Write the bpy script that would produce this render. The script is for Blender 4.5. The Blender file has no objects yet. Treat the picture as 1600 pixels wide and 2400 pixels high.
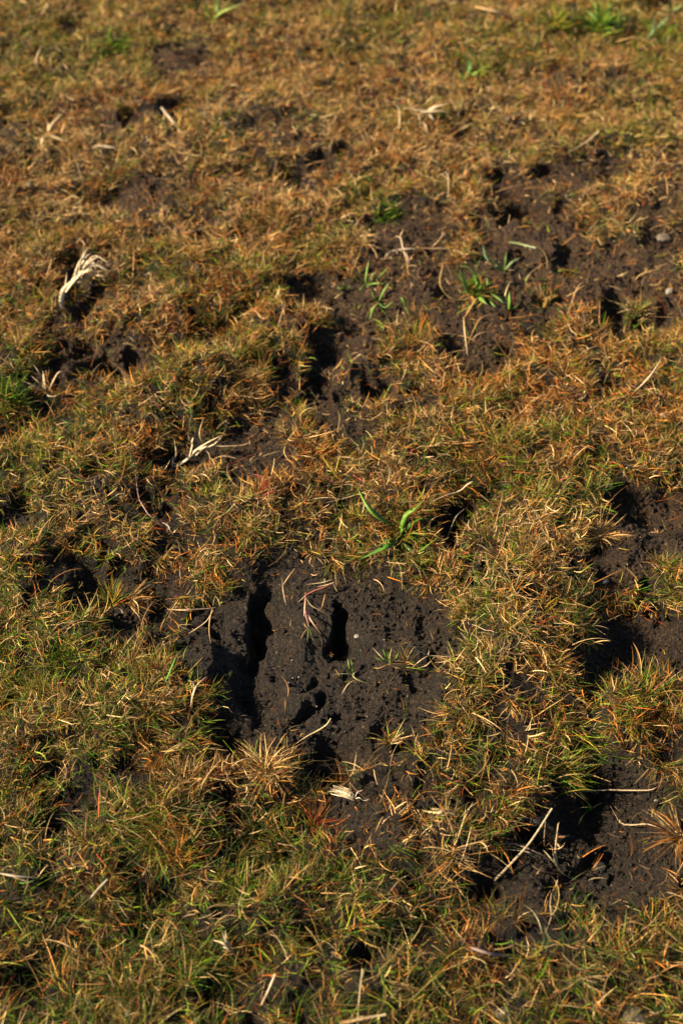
import bpy, math, random
import numpy as np
from mathutils import Vector

C = bpy.context.scene
COL = C.collection
rng = np.random.default_rng(7)
random.seed(7)

# ------------------------------------------------------------------ camera
H = 1.0
PITCH = math.radians(47)
F, SW = 50.0, 24.0
cam_d = bpy.data.cameras.new('camera')
cam = bpy.data.objects.new('camera', cam_d)
COL.objects.link(cam)
cam.location = (0, 0, H)
cam.rotation_euler = (math.radians(90) - PITCH, 0, 0)
cam_d.lens = F
cam_d.sensor_fit = 'HORIZONTAL'
cam_d.sensor_width = SW
cam_d.clip_start = 0.01
cam_d.clip_end = 500
cam_d.dof.use_dof = True
cam_d.dof.focus_distance = 1.235
cam_d.dof.aperture_fstop = 5.6
C.camera = cam

# ------------------------------------------------------------------ world, sun, exposure
SUN_EL = math.radians(33)
SUN_AZ = math.radians(-96)          # compass bearing of the sun from +Y: left of the picture, a touch towards the camera
w = bpy.data.worlds.new("World")
C.world = w
w.use_nodes = True
nt = w.node_tree
bg = nt.nodes['Background']
sky = nt.nodes.new('ShaderNodeTexSky')
sky.sky_type = 'NISHITA'
sky.sun_disc = False
sky.sun_elevation = SUN_EL
sky.sun_rotation = SUN_AZ
nt.links.new(sky.outputs[0], bg.inputs[0])
bg.inputs[1].default_value = 0.05
sd = bpy.data.lights.new('sun', 'SUN')
sd.energy = 5.0
sd.angle = math.radians(0.5)
sd.color = (1.0, 0.84, 0.62)
sun = bpy.data.objects.new('sun', sd)
COL.objects.link(sun)
sdir = Vector((math.sin(SUN_AZ) * math.cos(SUN_EL), math.cos(SUN_AZ) * math.cos(SUN_EL), math.sin(SUN_EL)))
sun.rotation_euler = sdir.to_track_quat('Z', 'Y').to_euler()
sun.location = sdir * 5
C.view_settings.view_transform = 'Standard'
C.view_settings.look = 'None'
C.view_settings.gamma = 1
C.view_settings.exposure = 1.62

# ------------------------------------------------------------------ helpers: noise and projection
def _hash(ix, iy, seed):
    h = (ix.astype(np.int64) * 374761393 + iy.astype(np.int64) * 668265263 + seed * 1442695041) & 0xFFFFFFFF
    h = ((h ^ (h >> 13)) * 1274126177) & 0xFFFFFFFF
    h = (h ^ (h >> 16)) & 0xFFFFFFFF
    return h.astype(np.float32) * np.float32(2 * math.pi / 4294967296.0)

def perlin(x, y, seed=0):
    fx, fy = np.floor(x), np.floor(y)
    ix, iy = fx.astype(np.int64), fy.astype(np.int64)
    dx, dy = (x - fx).astype(np.float32), (y - fy).astype(np.float32)
    def g(ox, oy):
        a = _hash(ix + ox, iy + oy, seed)
        return np.cos(a) * (dx - ox) + np.sin(a) * (dy - oy)
    sx = dx * dx * dx * (dx * (dx * 6 - 15) + 10)
    sy = dy * dy * dy * (dy * (dy * 6 - 15) + 10)
    n0 = g(0, 0) * (1 - sx) + g(1, 0) * sx
    n1 = g(0, 1) * (1 - sx) + g(1, 1) * sx
    return (n0 * (1 - sy) + n1 * sy) * 1.5          # about -1..1

def fbm(x, y, size, octaves=4, seed=0, gain=0.5):
    f, a, t, s = 1.0 / size, 1.0, 0, 0
    for o in range(octaves):
        s = s + a * perlin(x * f + 17.3 * o, y * f - 9.1 * o, seed + o * 31)
        t += a; a *= gain; f *= 2.03
    return s / t

def smooth(a, b, x):
    t = np.clip((x - a) / (b - a), 0, 1)
    return t * t * (3 - 2 * t)

SP, CP = math.sin(PITCH), math.cos(PITCH)
def to_px(x, y, z=0.0):                     # ground point -> photograph pixel (1600 x 2400)
    dz = z - H
    depth = np.maximum(y * CP - dz * SP, 0.15)
    up = y * SP + dz * CP
    return 800 + x / depth * F * 1600 / SW, 1200 - up / depth * F * 1600 / SW

def ray(u, v):
    a = (u - 800) * SW / 1600 / F
    b = (1200 - v) * SW / 1600 / F
    return (a, CP + b * SP, -SP + b * CP)

# ------------------------------------------------------------------ layout of the place (photo pixels lying on the ground)
# bare soil: cx, cy, rx, ry, tilt (deg, up to the right), strength
SOIL = [
 (420,150,100,50,10,.45),(650,330,130,50,10,.4),(330,480,130,50,10,.5),(520,500,80,40,10,.4),(560,250,90,36,0,.35),(230,320,60,30,0,.35),(10,330,40,60,0,.5),(240,620,60,30,40,.4),(600,1010,80,30,0,.5),(700,780,60,50,0,.4),
 (1380,2010,200,110,-15,.8),(1160,2110,110,60,0,.6),(1130,2040,60,50,0,.5),(640,1010,60,40,0,.5),(780,1010,60,50,0,.5),(660,930,40,60,0,.5),(1010,650,120,50,0,.6),(160,1340,60,30,0,.5),
 (730,1500,245,165,0,1.0),(640,1640,130,120,0,1.0),(840,1600,190,120,0,1.0),(960,1530,120,110,0,.85),(780,1760,170,75,0,.9),
 (500,1510,90,110,-20,.95),(690,1350,110,45,0,.85),(860,1370,60,40,0,.8),(560,1730,60,60,0,.8),(990,1650,80,70,0,.6),
 (880,1720,130,50,0,.85),
 (290,1400,140,80,10,.72),(200,1370,60,50,0,.55),(400,1470,90,35,0,.55),(330,1500,70,34,0,.45),
 (340,1200,130,60,0,.45),(420,1090,90,50,0,.6),(570,1070,100,65,0,.85),(560,1130,80,30,0,.5),(30,1235,60,40,0,.8),(120,1245,60,20,0,.4),
 (800,810,90,70,20,.9),(760,920,60,80,0,.9),(880,900,70,60,0,.75),(740,690,70,60,0,.75),(860,700,110,60,0,.75),(990,700,150,60,0,.75),
 (1000,610,170,50,0,.75),(980,520,110,55,0,.85),(900,540,60,50,0,.6),(1130,830,95,75,-10,.85),(1040,790,100,60,0,.55),(980,960,70,40,0,.5),(840,1030,70,40,0,.85),
 (1250,660,190,110,15,1.0),(1400,600,180,60,25,.8),(1230,570,140,70,10,.95),(1220,500,120,60,8,.75),(1330,430,150,50,15,.75),(1180,440,60,45,10,.6),
 (1520,600,110,110,0,.85),(1440,690,120,60,-10,.8),(1540,720,90,60,30,.85),(1580,460,60,50,0,.6),(1480,760,80,40,20,.7),
 (170,860,150,42,32,.9),(60,990,90,26,25,.75),(280,850,80,42,15,.8),(200,720,80,35,45,.65),(170,660,70,40,50,.5),(330,900,60,30,0,.4),(90,1240,50,25,0,.3),
 (330,305,100,28,14,.6),(740,400,90,34,18,.65),(320,460,70,40,10,.55),(420,540,110,50,0,.35),(660,290,60,30,0,.3),(420,130,60,50,0,.3),(1190,280,60,30,0,.35),
 (500,780,120,25,28,.35),
 (1520,1220,140,75,-15,1.0),(1455,1320,90,70,20,.95),(1560,1300,80,50,0,.7),(1520,1530,150,90,0,.9),(1440,1470,70,50,0,.5),(1360,1590,60,50,0,.7),
 (1390,1740,60,70,0,.6),(1450,1870,130,110,0,.95),(1520,1960,120,110,0,.9),(1350,1960,110,80,0,.85),(1300,2060,160,70,0,.85),(1240,2110,80,60,0,.7),(1420,2120,90,50,0,.5),
 (1060,1255,35,45,0,.8),(1080,1200,35,25,0,.5),(1010,1310,50,20,0,.4),
 (760,1900,110,60,10,.7),(880,1890,90,50,0,.5),(850,1965,130,40,-10,.6),(610,1900,110,30,-10,.3),(930,1840,80,50,0,.45),(1040,1900,80,60,0,.3),
 (140,1965,60,40,40,.7),(210,1905,50,35,20,.6),(870,2235,60,45,0,.6),(940,2060,70,40,0,.35),
 (520,2350,80,60,0,.6),(1180,2200,60,30,0,.3),(330,2030,60,20,0,.3),(560,2180,60,30,0,.25),(620,2370,50,30,0,.5),(1540,2370,60,40,0,.4),(840,2330,50,60,0,.45),(60,2290,60,30,0,.4),
 (20,1850,40,30,0,.3),(1000,1460,60,70,0,.75),
]
# grass islands that stand in the bare soil
ISLE = [
 (720,1835,90,26,0,.6),(860,1830,50,26,0,.5),(690,1900,60,30,0,.5),(720,740,40,40,0,.5),(820,760,40,26,0,.5),(900,650,50,20,0,.4),(1300,560,26,40,0,.4),(1180,590,30,24,0,.4),
 (1080,565,45,75,10,.9),(1150,480,55,22,10,.7),(1400,520,50,70,30,.8),(1470,560,40,40,0,.6),(1300,470,60,16,10,.6),(1360,640,40,30,0,.5),
 (960,790,70,45,20,.8),(940,850,60,50,0,.7),(1000,870,60,60,0,.8),(1000,740,50,20,0,.4),(1250,800,60,50,0,.9),(1260,700,30,40,0,.5),
 (1590,640,26,30,0,.7),(1490,720,30,36,0,.6),(1580,540,24,24,0,.5),(860,880,16,40,0,.5),(800,880,20,40,0,.4),(700,860,20,40,0,.4),
 (640,1790,90,45,5,.8),(330,1395,30,40,0,.3),(430,1480,40,40,0,.4),(500,1100,40,60,0,.5),(920,1745,40,30,0,.6),(1340,2080,60,26,0,.4),
 (1500,1650,120,60,0,.9),(1540,1390,90,46,0,.9),(1400,1440,60,30,0,.6),(1420,1200,40,60,0,.5),(900,1940,50,20,0,.5),
]
# holes and dents: cx, cy, rx, ry, tilt, depth mm, softness
DENT = [
 (350,2190,40,18,20,12,.7),(620,2240,50,18,30,12,.7),(160,2230,60,18,25,12,.7),(300,2050,80,16,15,10,.7),(740,2200,40,30,60,12,.7),(1100,2300,80,16,15,12,.7),(1330,2290,70,14,10,12,.7),(1480,2210,70,14,20,10,.7),(650,2020,50,20,40,12,.7),(70,2190,50,14,10,10,.7),(60,560,70,12,28,9,.7),(260,590,80,12,35,9,.7),(420,700,100,12,28,8,.7),(620,840,60,14,45,10,.7),(470,960,100,14,12,8,.7),(300,250,60,14,20,9,.7),(200,150,60,12,10,9,.7),(120,400,50,10,15,8,.7),(560,420,60,10,20,8,.7),(900,430,50,10,10,6,.7),(840,480,50,12,30,7,.7),
 (1330,1040,10,10,0,3,.5),(620,1010,60,30,0,10,.6),(800,700,90,60,0,5,.6),(830,840,120,100,0,5,.7),(180,880,150,60,32,8,.7),(1130,2050,100,50,0,10,.7),(1360,1980,160,110,0,12,.7),(1000,1900,90,40,0,8,.7),(740,1940,120,30,0,9,.7),
 (610,1435,26,62,-10,24,.45),(598,1510,16,60,8,17,.5),(580,1590,22,56,-6,12,.6),(600,1670,18,40,20,7,.7),
 (797,1448,19,44,4,24,.4),(806,1490,27,34,0,17,.4),(775,1510,12,22,0,7,.5),(812,1580,24,14,30,6,.7),
 (735,1662,34,8,20,9,.5),(765,1638,14,10,30,8,.5),(788,1676,16,6,-10,6,.7),(690,1690,40,10,25,8,.6),(645,1580,14,6,20,4,.7),(725,1600,8,22,-25,6,.6),
 (515,1450,16,40,0,8,.5),(490,1640,26,60,-30,6,.5),(545,1740,60,44,-25,20,.6),(800,1775,140,48,5,24,.6),(740,1810,60,26,0,14,.5),
 (700,1550,230,220,0,7,.7),(935,1640,46,16,35,7,.7),(905,1632,18,7,10,4,.6),(990,1590,60,40,20,8,.6),(1000,1460,20,30,10,6,.7),
 (1220,495,62,18,4,26,.35),(1175,500,20,22,0,10,.5),(1265,415,26,10,0,12,.5),(1160,415,40,9,25,8,.5),(1315,590,26,30,-35,14,.5),(1345,625,20,18,-30,10,.5),(1215,610,40,12,15,9,.5),
 (1440,720,30,40,-20,20,.5),(1510,765,85,24,28,22,.5),(1300,650,140,60,20,6,.7),(1290,700,90,12,20,6,.5),
 (780,800,60,55,20,9,.6),(735,925,30,60,-10,15,.5),(765,880,30,26,0,12,.5),(895,915,34,22,0,20,.5),(830,940,60,14,-20,9,.5),(720,700,30,50,0,12,.6),(850,720,90,40,0,9,.6),(1130,830,80,60,0,12,.6),(1060,850,30,20,0,8,.6),
 (285,850,58,24,6,30,.4),(120,850,30,30,20,14,.5),(220,800,80,12,38,10,.6),(170,890,110,18,32,12,.6),(55,1000,95,17,26,20,.5),(185,960,60,14,32,10,.6),
 (208,700,50,12,50,14,.5),(190,650,60,20,55,10,.5),(150,620,60,13,35,14,.5),(500,775,130,16,30,17,.5),(395,820,80,14,28,10,.6),
 (290,318,26,10,20,14,.5),(415,262,36,12,16,16,.5),(340,300,90,16,12,8,.6),(685,415,24,22,45,26,.45),(640,420,50,10,25,10,.5),(750,390,80,14,20,8,.6),(585,325,30,10,10,12,.5),
 (360,215,26,26,0,14,.6),(760,140,20,22,0,10,.6),(420,85,40,14,0,10,.6),(230,460,40,20,20,9,.6),(520,490,30,14,30,12,.6),(1,310,30,30,0,12,.6),(10,370,20,10,0,12,.6),
 (430,1065,60,45,0,15,.6),(560,1060,90,45,0,9,.6),(520,1000,70,24,10,12,.6),(380,1110,70,24,0,10,.6),(395,1195,60,26,0,10,.6),(230,1195,40,14,0,8,.6),
 (300,1400,140,75,0,12,.5),(165,1440,16,30,0,10,.5),(300,1440,50,25,0,7,.5),(215,1295,60,12,0,10,.6),
 (1070,1255,28,45,0,22,.5),(1030,1310,60,14,0,12,.6),(1100,1300,30,12,0,10,.5),(1085,1190,18,14,0,14,.5),
 (1400,1270,34,34,0,20,.5),(1480,1190,70,28,-25,14,.5),(1545,1300,26,14,0,10,.5),(1360,1160,18,14,0,10,.5),
 (1530,1540,130,70,0,14,.6),(1410,1600,50,30,-20,14,.5),(1385,1640,26,34,0,14,.5),(1365,1800,60,60,0,24,.5),(1440,1840,60,50,0,12,.6),(1370,1900,60,50,0,12,.6),
 (1500,1900,130,110,0,9,.6),(1310,1970,50,30,0,12,.5),(1190,1995,34,20,0,16,.5),(1250,1945,40,22,0,14,.5),(1400,2000,60,14,30,8,.5),(1150,2085,40,24,0,12,.5),(1300,2070,150,40,0,6,.6),
 (1190,2165,40,12,0,8,.6),(760,1905,100,40,0,10,.6),(840,1970,40,14,20,10,.5),(600,1960,40,20,0,14,.6),(520,1985,70,26,-10,14,.6),(590,2040,40,50,0,16,.6),(560,2110,50,24,0,10,.6),
 (690,1850,80,20,20,14,.6),(970,2045,60,30,0,12,.6),(900,2190,45,16,25,16,.6),(1000,2150,30,20,0,8,.6),(850,2250,40,26,30,14,.6),
 (60,2300,60,40,0,18,.6),(260,2240,40,22,0,14,.6),(510,2350,40,60,0,20,.5),(330,2380,30,20,0,10,.6),(440,2100,50,20,0,10,.6),(190,2100,60,20,0,10,.6),(1560,2160,60,18,0,14,.6),(1440,2340,50,20,0,14,.6),
 (1240,2260,40,14,0,10,.6),(130,1945,20,30,35,10,.6),(20,1100,24,16,0,10,.6),(60,1180,20,30,0,8,.6),
]
# swells of the turf: cx, cy, rx, ry, tilt, height mm
MOUND = [
 (700,1500,45,95,-4,7),(960,1540,70,50,20,9),(870,1690,60,26,20,9),(470,1560,34,70,10,9),(690,1340,70,18,0,6),(720,1640,60,22,20,6),(540,1620,24,50,10,5),(1300,600,70,30,20,9),(1420,640,60,26,20,10),(1240,680,60,20,20,7),(1010,680,80,20,10,8),(960,560,60,20,0,7),(1480,1320,60,24,10,7),(1250,2060,60,24,20,8),
 (1210,1450,130,210,-8,30),(1210,1620,120,110,0,14),(1080,1800,150,90,-10,12),(1340,1080,220,110,-5,12),(1300,930,200,90,-5,10),
 (300,1680,230,120,10,14),(120,1560,120,90,0,8),(480,1250,170,60,8,14),(520,1330,90,40,10,8),(160,1130,160,90,0,10),(480,900,220,60,25,16),(330,960,160,50,10,8),
 (350,740,240,50,28,10),(560,640,240,70,10,8),(950,1110,140,60,0,12),(940,1200,90,80,0,8),(640,1800,90,60,0,10),(330,1930,130,50,15,14),(1500,1640,110,60,0,14),
 (500,330,200,50,12,8),(950,330,250,70,5,8),(330,220,120,50,0,8),(1480,360,130,50,-5,8),(700,2130,260,90,0,12),(230,2080,160,60,0,10),(1400,2250,240,90,0,12),
 (1000,2270,200,70,0,8),(250,2330,200,60,0,8),(680,780,90,70,40,8),(1050,2000,120,60,0,10),(1560,1950,60,60,0,10),(60,1330,120,60,0,8),(1200,80,260,60,0,6),(860,1850,90,30,20,6),
]
# green swards
GREEN = [
 (60,250,90,60,0,.4),(760,560,90,40,20,.35),(1180,120,140,60,0,.4),(850,90,160,70,0,.35),(330,1980,160,60,0,.4),(660,1300,60,30,0,.3),(60,1250,80,50,0,.4),(220,1720,90,50,0,.3),(1500,250,100,60,0,.3),(590,640,70,40,0,.3),
 (60,110,150,110,0,.5),(250,120,130,60,0,.6),(180,180,120,50,0,.5),(500,25,60,25,0,.5),(640,30,120,20,0,.3),(930,60,180,50,0,.5),(1100,170,90,50,0,.45),(1420,70,220,80,0,.6),(1530,150,80,60,0,.4),
 (1460,340,130,34,0,.7),(1270,370,120,18,5,.6),(530,320,70,30,5,.6),(900,500,45,24,0,.7),(1430,540,70,30,0,.4),(30,920,80,60,20,.9),(100,860,40,30,0,.4),(200,690,60,40,0,.4),(60,720,90,30,0,.3),
 (400,620,80,40,0,.3),(640,700,90,50,0,.35),(480,830,100,40,20,.3),(240,840,30,18,0,.6),(520,880,90,40,0,.3),(430,1000,140,30,0,.45),(120,1130,180,70,0,.45),(60,1380,100,80,0,.35),(110,1545,180,90,0,.85),(30,1650,90,120,0,.5),
 (260,1600,120,60,0,.35),(470,1620,60,80,0,.5),(460,1740,80,90,0,.3),(200,1310,120,30,0,.4),(640,1260,60,30,0,.4),(1240,1055,120,30,10,.7),(1030,1110,80,50,0,.5),(1150,1160,120,60,0,.45),(820,1220,60,60,0,.4),(900,1300,120,40,0,.35),
 (1140,1240,60,40,0,.5),(1150,1410,60,40,0,.6),(1110,1480,50,50,0,.55),(1350,1430,80,50,0,.3),(1320,1490,70,40,0,.5),(1180,1550,100,40,0,.45),(1130,1640,60,40,0,.5),(1120,1800,130,60,0,.4),(1010,1800,50,30,0,.5),(1320,1810,60,40,0,.5),
 (1490,1650,110,60,0,.5),(1560,1400,50,40,0,.6),(1580,1070,40,60,0,.3),(1420,1110,80,50,0,.4),(250,1950,120,40,10,.45),(560,1950,120,60,0,.4),(700,2050,160,60,0,.5),(450,2030,160,60,0,.4),(840,2080,80,80,0,.5),(880,2170,60,40,0,.5),
 (400,2240,180,60,0,.4),(120,2130,120,60,0,.4),(60,2350,120,60,0,.4),(700,2270,140,60,0,.35),(960,2300,80,60,0,.3),(1350,2220,120,40,0,.35),(1250,2300,100,40,0,.35),(560,2100,60,40,0,.7),(980,2030,60,30,0,.4),(1010,2150,60,40,0,.3),
 (500,2330,80,40,0,.3),(1560,900,60,60,0,.35),(1090,980,140,40,10,.3),(700,1750,50,40,0,.3),(1280,1180,60,40,0,.4),
]
# orange-rust dry grass (+) and pale straw (-)
RUST = [
 (1330,960,260,110,0,.6),(1060,930,130,40,0,.6),(740,1050,70,60,0,.9),(500,750,160,50,28,.5),(550,600,200,70,0,.35),(1330,480,110,60,0,.2),(620,1130,60,50,0,.4),(480,1360,120,40,0,.5),(1200,1050,100,60,0,.4),(730,1930,70,50,0,.9),
 (940,1250,160,90,0,.25),(400,260,90,40,0,.3),(130,690,120,40,0,.4),(800,200,300,70,0,.3),(1280,1490,160,120,0,.25),(400,1980,60,40,0,.5),(560,1300,120,40,0,.35),(1580,1000,50,120,0,.4),(880,660,60,40,0,.3),
]
PALE = [
 (1210,1390,150,190,-8,.5),(1180,1560,130,100,0,.4),(780,330,200,70,10,.4),(1050,380,200,60,5,.4),(230,1700,130,60,0,.3),
 (1200,1330,120,100,0,.7),(1240,1430,90,60,0,.5),(900,1130,130,50,0,.8),(560,1230,160,50,0,.7),(970,330,260,80,0,.5),(1260,330,120,50,0,.4),(300,370,180,60,0,.4),(80,430,90,90,0,.4),(1400,1240,60,30,0,.8),(200,1090,120,30,0,.3),
 (1200,1600,100,60,0,.4),(660,1790,110,60,0,.7),(30,1280,70,80,0,.4),(40,1740,90,60,0,.6),(1150,1900,100,60,0,.5),(1050,1960,150,60,0,.5),(560,270,120,60,0,.3),(1300,1290,60,50,0,.4),(460,360,100,40,0,.3),(1400,2200,160,60,0,.5),
 (900,2350,110,40,0,.4),(110,1190,120,50,0,.4),(1440,1000,120,60,0,.3),(250,210,60,30,0,.3),(640,1560,1,1,0,0),
]

def ell(u, v, e):
    cx, cy, rx, ry, rot = e[:5]
    a = math.radians(rot)
    dx, dy = u - cx, -(v - cy)
    p = (dx * math.cos(a) + dy * math.sin(a)) / rx
    q = (-dx * math.sin(a) + dy * math.cos(a)) / ry
    return np.sqrt(p * p + q * q)

def cover(u, v, lst, a=.72, b=1.22):
    keep = np.ones_like(u)
    for e in lst:
        m = (np.abs(u - e[0]) < 1.6 * max(e[2], e[3])) & (np.abs(v - e[1]) < 1.6 * max(e[2], e[3]))
        if m.any():
            r = ell(u[m], v[m], e)
            keep[m] *= 1 - e[5] * (1 - smooth(a, b, r))
    return 1 - keep

def warp(x, y):
    u, v = to_px(x, y)
    k = 17.0 * (1 - .25 * (1 - smooth(.7, 1.2, ell(u, v, (700, 1530, 190, 190, 0)))))
    u2 = u + k * 1.5 * fbm(x, y, .035, 3, 101) * 1.6
    v2 = v + k * 1.1 * fbm(x, y, .035, 3, 202) * 1.6
    return u2, v2

def maps(x, y):
    u, v = warp(x, y)
    inside = smooth(-250, -60, u) * (1 - smooth(1660, 1850, u)) * smooth(-350, -80, v) * (1 - smooth(2460, 2700, v))
    s = cover(u, v, SOIL) * (1 - cover(u, v, ISLE, .5, 1.25))
    s = np.clip(s + .16 * fbm(x, y, .02, 3, 5) * (s > .05) * (s < .93), 0, 1)
    bare = smooth(.22, .5, fbm(x, y, .09, 4, 77))           # patches outside the picture
    return u, v, s * inside + bare * (1 - inside), inside

def gaps(x, y):                              # hand-sized lumps of turf with sunken joints between them
    a = fbm(x, y, .036, 3, 611)
    b = 1 - np.abs(perlin(x / .055 + .4 * a, y / .055, 612)) * 2.6
    v = to_px(x, y)[1]
    k = (1 + .5 * fbm(x, y, .16, 2, 613)) * (.55 + .45 * smooth(250, 900, v)) * (1 + .15 * smooth(1800, 2100, v))
    return np.clip((smooth(.10, .38, a) * .95 + smooth(.45, .9, b) * .8) * k, 0, 1)

def height_of(x, y):
    u, v, soil, inside = maps(x, y)
    z = .010 * fbm(x, y, .30, 2, 11) + .020 * fbm(x, y, .10, 3, 12) + .004 * fbm(x, y, .045, 2, 14) * (1 - .5 * soil)
    turf = (1 - smooth(.35, .75, soil))
    z = z - .009 * gaps(x, y) * turf
    z = z + turf * (.0075 + .004 * fbm(x, y, .03, 3, 13))
    for cx, cy, rx, ry, rot, hh in MOUND:
        m = (np.abs(u - cx) < 3 * max(rx, ry)) & (np.abs(v - cy) < 3 * max(rx, ry))
        if m.any():
            r = ell(u[m], v[m], (cx, cy, rx, ry, rot))
            z[m] += hh * .001 * np.exp(-r ** 2 * 1.1)
    d = np.zeros_like(z)
    for cx, cy, rx, ry, rot, hh, sf in DENT:
        if cx < 620 and cy < 1000: hh = hh * .75
        m = (np.abs(u - cx) < 2.4 * max(rx, ry)) & (np.abs(v - cy) < 2.4 * max(rx, ry))
        if m.any():
            r = ell(u[m], v[m], (cx, cy, rx, ry, rot))
            d[m] += hh * .001 * (1 - smooth(1 - sf, 1 + sf, r))
    z = z - d
    # crumb and clod relief of the open soil
    cl = fbm(x, y, .016, 4, 21, .6)
    rg = 1 - np.abs(perlin(x / .011, y / .011, 33)) * 2
    fine = fbm(x, y, .0045, 3, 41, .8)
    slab = 1 - smooth(.75, 1.2, ell(u, v, (700, 1510, 130, 150, 0)))
    rough = (.45 + .55 * smooth(-.3, .4, fbm(x, y, .07, 2, 51))) * (1 - .6 * slab)
    z = z + soil * .010 * fbm(x, y, .045, 4, 53, .6) * (1 - smooth(950, 1150, v))
    grit = fbm(x, y, .0085, 3, 43, .75)
    z = z + soil * rough * (.0034 * cl + .0006 * rg) + soil * .0026 * grit * rough + (.3 + .7 * soil) * .0016 * fine
    z = z - .006 * smooth(.2, .6, fbm(x, y, .03, 4, 61, .65)) * soil * (1 - .95 * (1 - smooth(.8, 1.3, ell(u, v, (770, 1540, 330, 280, 0)))))
    return z, soil, d

# ------------------------------------------------------------------ ground sheet
def axis(a, b, step, far, n=34):
    core = np.arange(a, b + step, step)
    g = np.geomspace(step * 2, far, n)
    return np.concatenate([(a - g)[::-1], core, b + g])

xc = np.concatenate([np.arange(-.80, -.38, .0019), np.arange(-.38, .38, .00115), np.arange(.38, .80, .0019)])
gg = np.geomspace(.004, 60, 34)
gx = np.concatenate([(xc[0] - gg)[::-1], xc, xc[-1] + gg])
ys = [0.34]
while ys[-1] < 2.25:
    ys.append(ys[-1] + .0011 + .0016 * max(0, ys[-1] - .85))
core = np.array(ys)
gy = np.concatenate([(core[0] - np.geomspace(.004, 60, 40))[::-1], core, core[-1] + np.geomspace(.006, 120, 40)])
X, Y = np.meshgrid(gx, gy)
shape = X.shape
Z, SO, DD = height_of(X.ravel(), Y.ravel())
Z = Z.reshape(shape)

def sample(grid, x, y):
    i = np.clip(np.searchsorted(gx, x) - 1, 0, len(gx) - 2)
    j = np.clip(np.searchsorted(gy, y) - 1, 0, len(gy) - 2)
    tx = np.clip((x - gx[i]) / (gx[i + 1] - gx[i]), 0, 1)
    ty = np.clip((y - gy[j]) / (gy[j + 1] - gy[j]), 0, 1)
    return (grid[j, i] * (1 - tx) + grid[j, i + 1] * tx) * (1 - ty) + (grid[j + 1, i] * (1 - tx) + grid[j + 1, i + 1] * tx) * ty
def gz(x, y): return sample(Z, x, y)

# a smoothed height that the sward follows
Zs = Z.copy()
for _ in range(3):
    for ax in (0, 1):
        k = 9
        c = np.cumsum(np.pad(Zs, [(k + 1, k) if ax == i else (0, 0) for i in (0, 1)], mode='edge'), axis=ax)
        n = Zs.shape[ax]
        Zs = (np.take(c, range(2 * k + 1, 2 * k + 1 + n), axis=ax) - np.take(c, range(0, n), axis=ax)) / (2 * k + 1)
GX = np.gradient(Zs, gx, axis=1)
GY = np.gradient(Zs, gy, axis=0)

def mesh_from(name, V, Fq, cols=None, smooth_sh=True):
    me = bpy.data.meshes.new(name)
    k = Fq.shape[1]
    me.vertices.add(len(V)); me.vertices.foreach_set('co', V.astype(np.float32).ravel())
    me.loops.add(Fq.size); me.loops.foreach_set('vertex_index', Fq.astype(np.int32).ravel())
    me.polygons.add(len(Fq)); me.polygons.foreach_set('loop_start', np.arange(0, Fq.size, k, dtype=np.int32))
    if smooth_sh: me.polygons.foreach_set('use_smooth', np.ones(len(Fq), dtype=bool))
    if cols is not None:
        a = me.color_attributes.new('tint', 'FLOAT_COLOR', 'POINT')
        c4 = np.ones((len(V), 4), dtype=np.float32); c4[:, :3] = cols
        a.data.foreach_set('color', c4.ravel())
    me.update(calc_edges=True)
    return me

def link(name, me, mat, parent=None, **props):
    o = bpy.data.objects.new(name, me)
    COL.objects.link(o)
    if mat: me.materials.append(mat)
    if parent: o.parent = parent
    for k, v in props.items(): o[k] = v
    return o

# ------------------------------------------------------------------ materials
def mat_new(name):
    m = bpy.data.materials.new(name); m.use_nodes = True
    return m, m.node_tree.nodes, m.node_tree.links, m.node_tree.nodes['Principled BSDF']

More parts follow.
